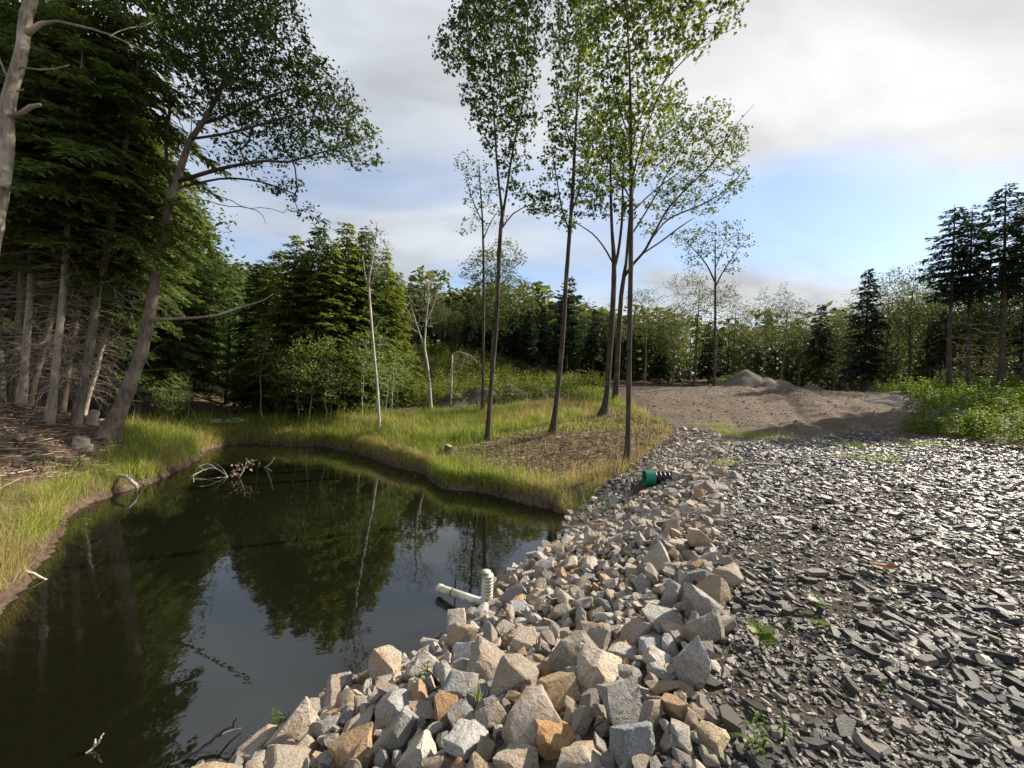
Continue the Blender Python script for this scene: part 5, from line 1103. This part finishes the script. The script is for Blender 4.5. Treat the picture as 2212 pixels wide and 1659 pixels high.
plant('weed', 'small narrow leaved weed left of the tall one at the water edge', 535, 1622, 36, 'weed', 10)
plant('weed', 'bright leafy weed growing between the rocks near the water', 920, 1475, 48, 'weed', 14)
plant('grass_tuft', 'thin grass tuft standing between the foreground rocks', 1035, 1535, 95, 'tuft', 12)
plant('weed', 'big long leaved green weed at the bottom edge on the gravel', 1630, 1640, 110, 'weed', 16)
plant('weed', 'broken leaved weed just right of the big one at the bottom', 1690, 1600, 60, 'weed', 10)
plant('seedling', 'bright yellow green seedling on the brown gravel, nearest of three', 1640, 1400, 42, 'seed', 7)
plant('seedling', 'bright yellow green seedling on the gravel, farthest of three', 1765, 1325, 34, 'seed', 6)
plant('seedling', 'bright yellow green seedling on the gravel between two others', 1765, 1368, 30, 'seed', 6)
plant('weed', 'thin leaved seedling beside the bright gravel seedlings', 1712, 1372, 36, 'weed', 10)
plant('weed', 'small weed on the gravel right beside the riprap blocks', 1650, 1312, 30, 'weed', 10)
plant('red_seedling', 'small seedling with red leaves on the slate gravel', 1912, 1248, 34, 'red', 6)
plant('weed', 'pale seedling low on the gravel near the bottom right', 1905, 1500, 34, 'weed', 9)
plant('weed', 'weed sprouting on top of the green capped culvert', 1405, 1024, 26, 'weed', 12)
plant('weed', 'leafy weed at the corner of grass bank and riprap', 1300, 1110, 42, 'weed', 16)
plant('weed', 'leafy weed clump low at the pond corner by the rocks', 1262, 1125, 46, 'weed', 16)
plant('weed', 'light green weed among the small rocks beside the road', 1555, 985, 30, 'weed', 12)
plant('weed', 'small light weed behind the white pipe riser', 1075, 1290, 28, 'weed', 12)
plant('weed', 'tiny weed between rocks in the middle riprap', 1085, 1382, 28, 'weed', 10)
plant('weed', 'yellow green weed on the gravel above the slab', 1730, 1465, 26, 'weed', 9)
plant('wildflower', 'left clump of white wildflowers at the meadow edge', 455, 925, 18, 'flower', 7)
plant('wildflower', 'right clump of white wildflowers at the meadow edge', 497, 923, 17, 'flower', 6)

# ------------------------------------------------------------------ shrubs
def shrub(label, u, v, D, w, h, mat, seed):
    rg = np.random.default_rng(seed); b = pd(u, v, D); b[2] = gz(b[0], b[1]); o = empty('shrub', tuple(b)); tag(o, label, 'shrub')
    T = sample_ell([(np.array([0, 0, h*.55]), np.array([w, w*.8, h*.5])), (np.array([w*.5, .1, h*.4]), np.array([w*.6, w*.6, h*.4])), (np.array([-w*.55, 0, h*.35]), np.array([w*.55, w*.5, h*.35]))], .24, rg, 160)
    nodes = np.array([[rg.normal(0, .12), rg.normal(0, .12), .05] for _ in range(6)]); g = grow(nodes, np.full(6, .02), T, rg, .004, 4); obj('branches', g.mesh('branches', True), M['barkd'], o)['kind'] = 'stuff'
    cm = MB(); leaf_cloud(cm, T, .2, 26, .10, LEAF_ELL, rg, .7); obj('crown', cm.mesh('crown'), mat, o)['kind'] = 'stuff'
shrub('leafy green shrub left of the twin stemmed tree base', 1262, 868, 25.5, 1.3, 1.0, M['brush'], 201)
shrub('low green shrub behind the straight tree at the road edge', 1290, 862, 27, 1.1, .8, M['weed'], 202)
shrub('pale green shrub at the left foot of the gravel mounds', 1572, 836, 34, .9, .8, M['far'], 203)
shrub('dark leafy shrub on the meadow edge under the conifers', 560, 905, 23, 1.1, 1.0, M['hem3'], 204)
shrub('light green shrub at the foot of the conifer group', 800, 902, 22.5, .9, .8, M['sap'], 205)
shrub('tall leafy shrub among the weeds near the right edge', 2105, 935, 16.2, .8, .9, M['weed'], 206)
shrub('bushy weed shrub at the gravel edge right of the dirt road', 1985, 948, 16.6, .7, .7, M['brush'], 207)
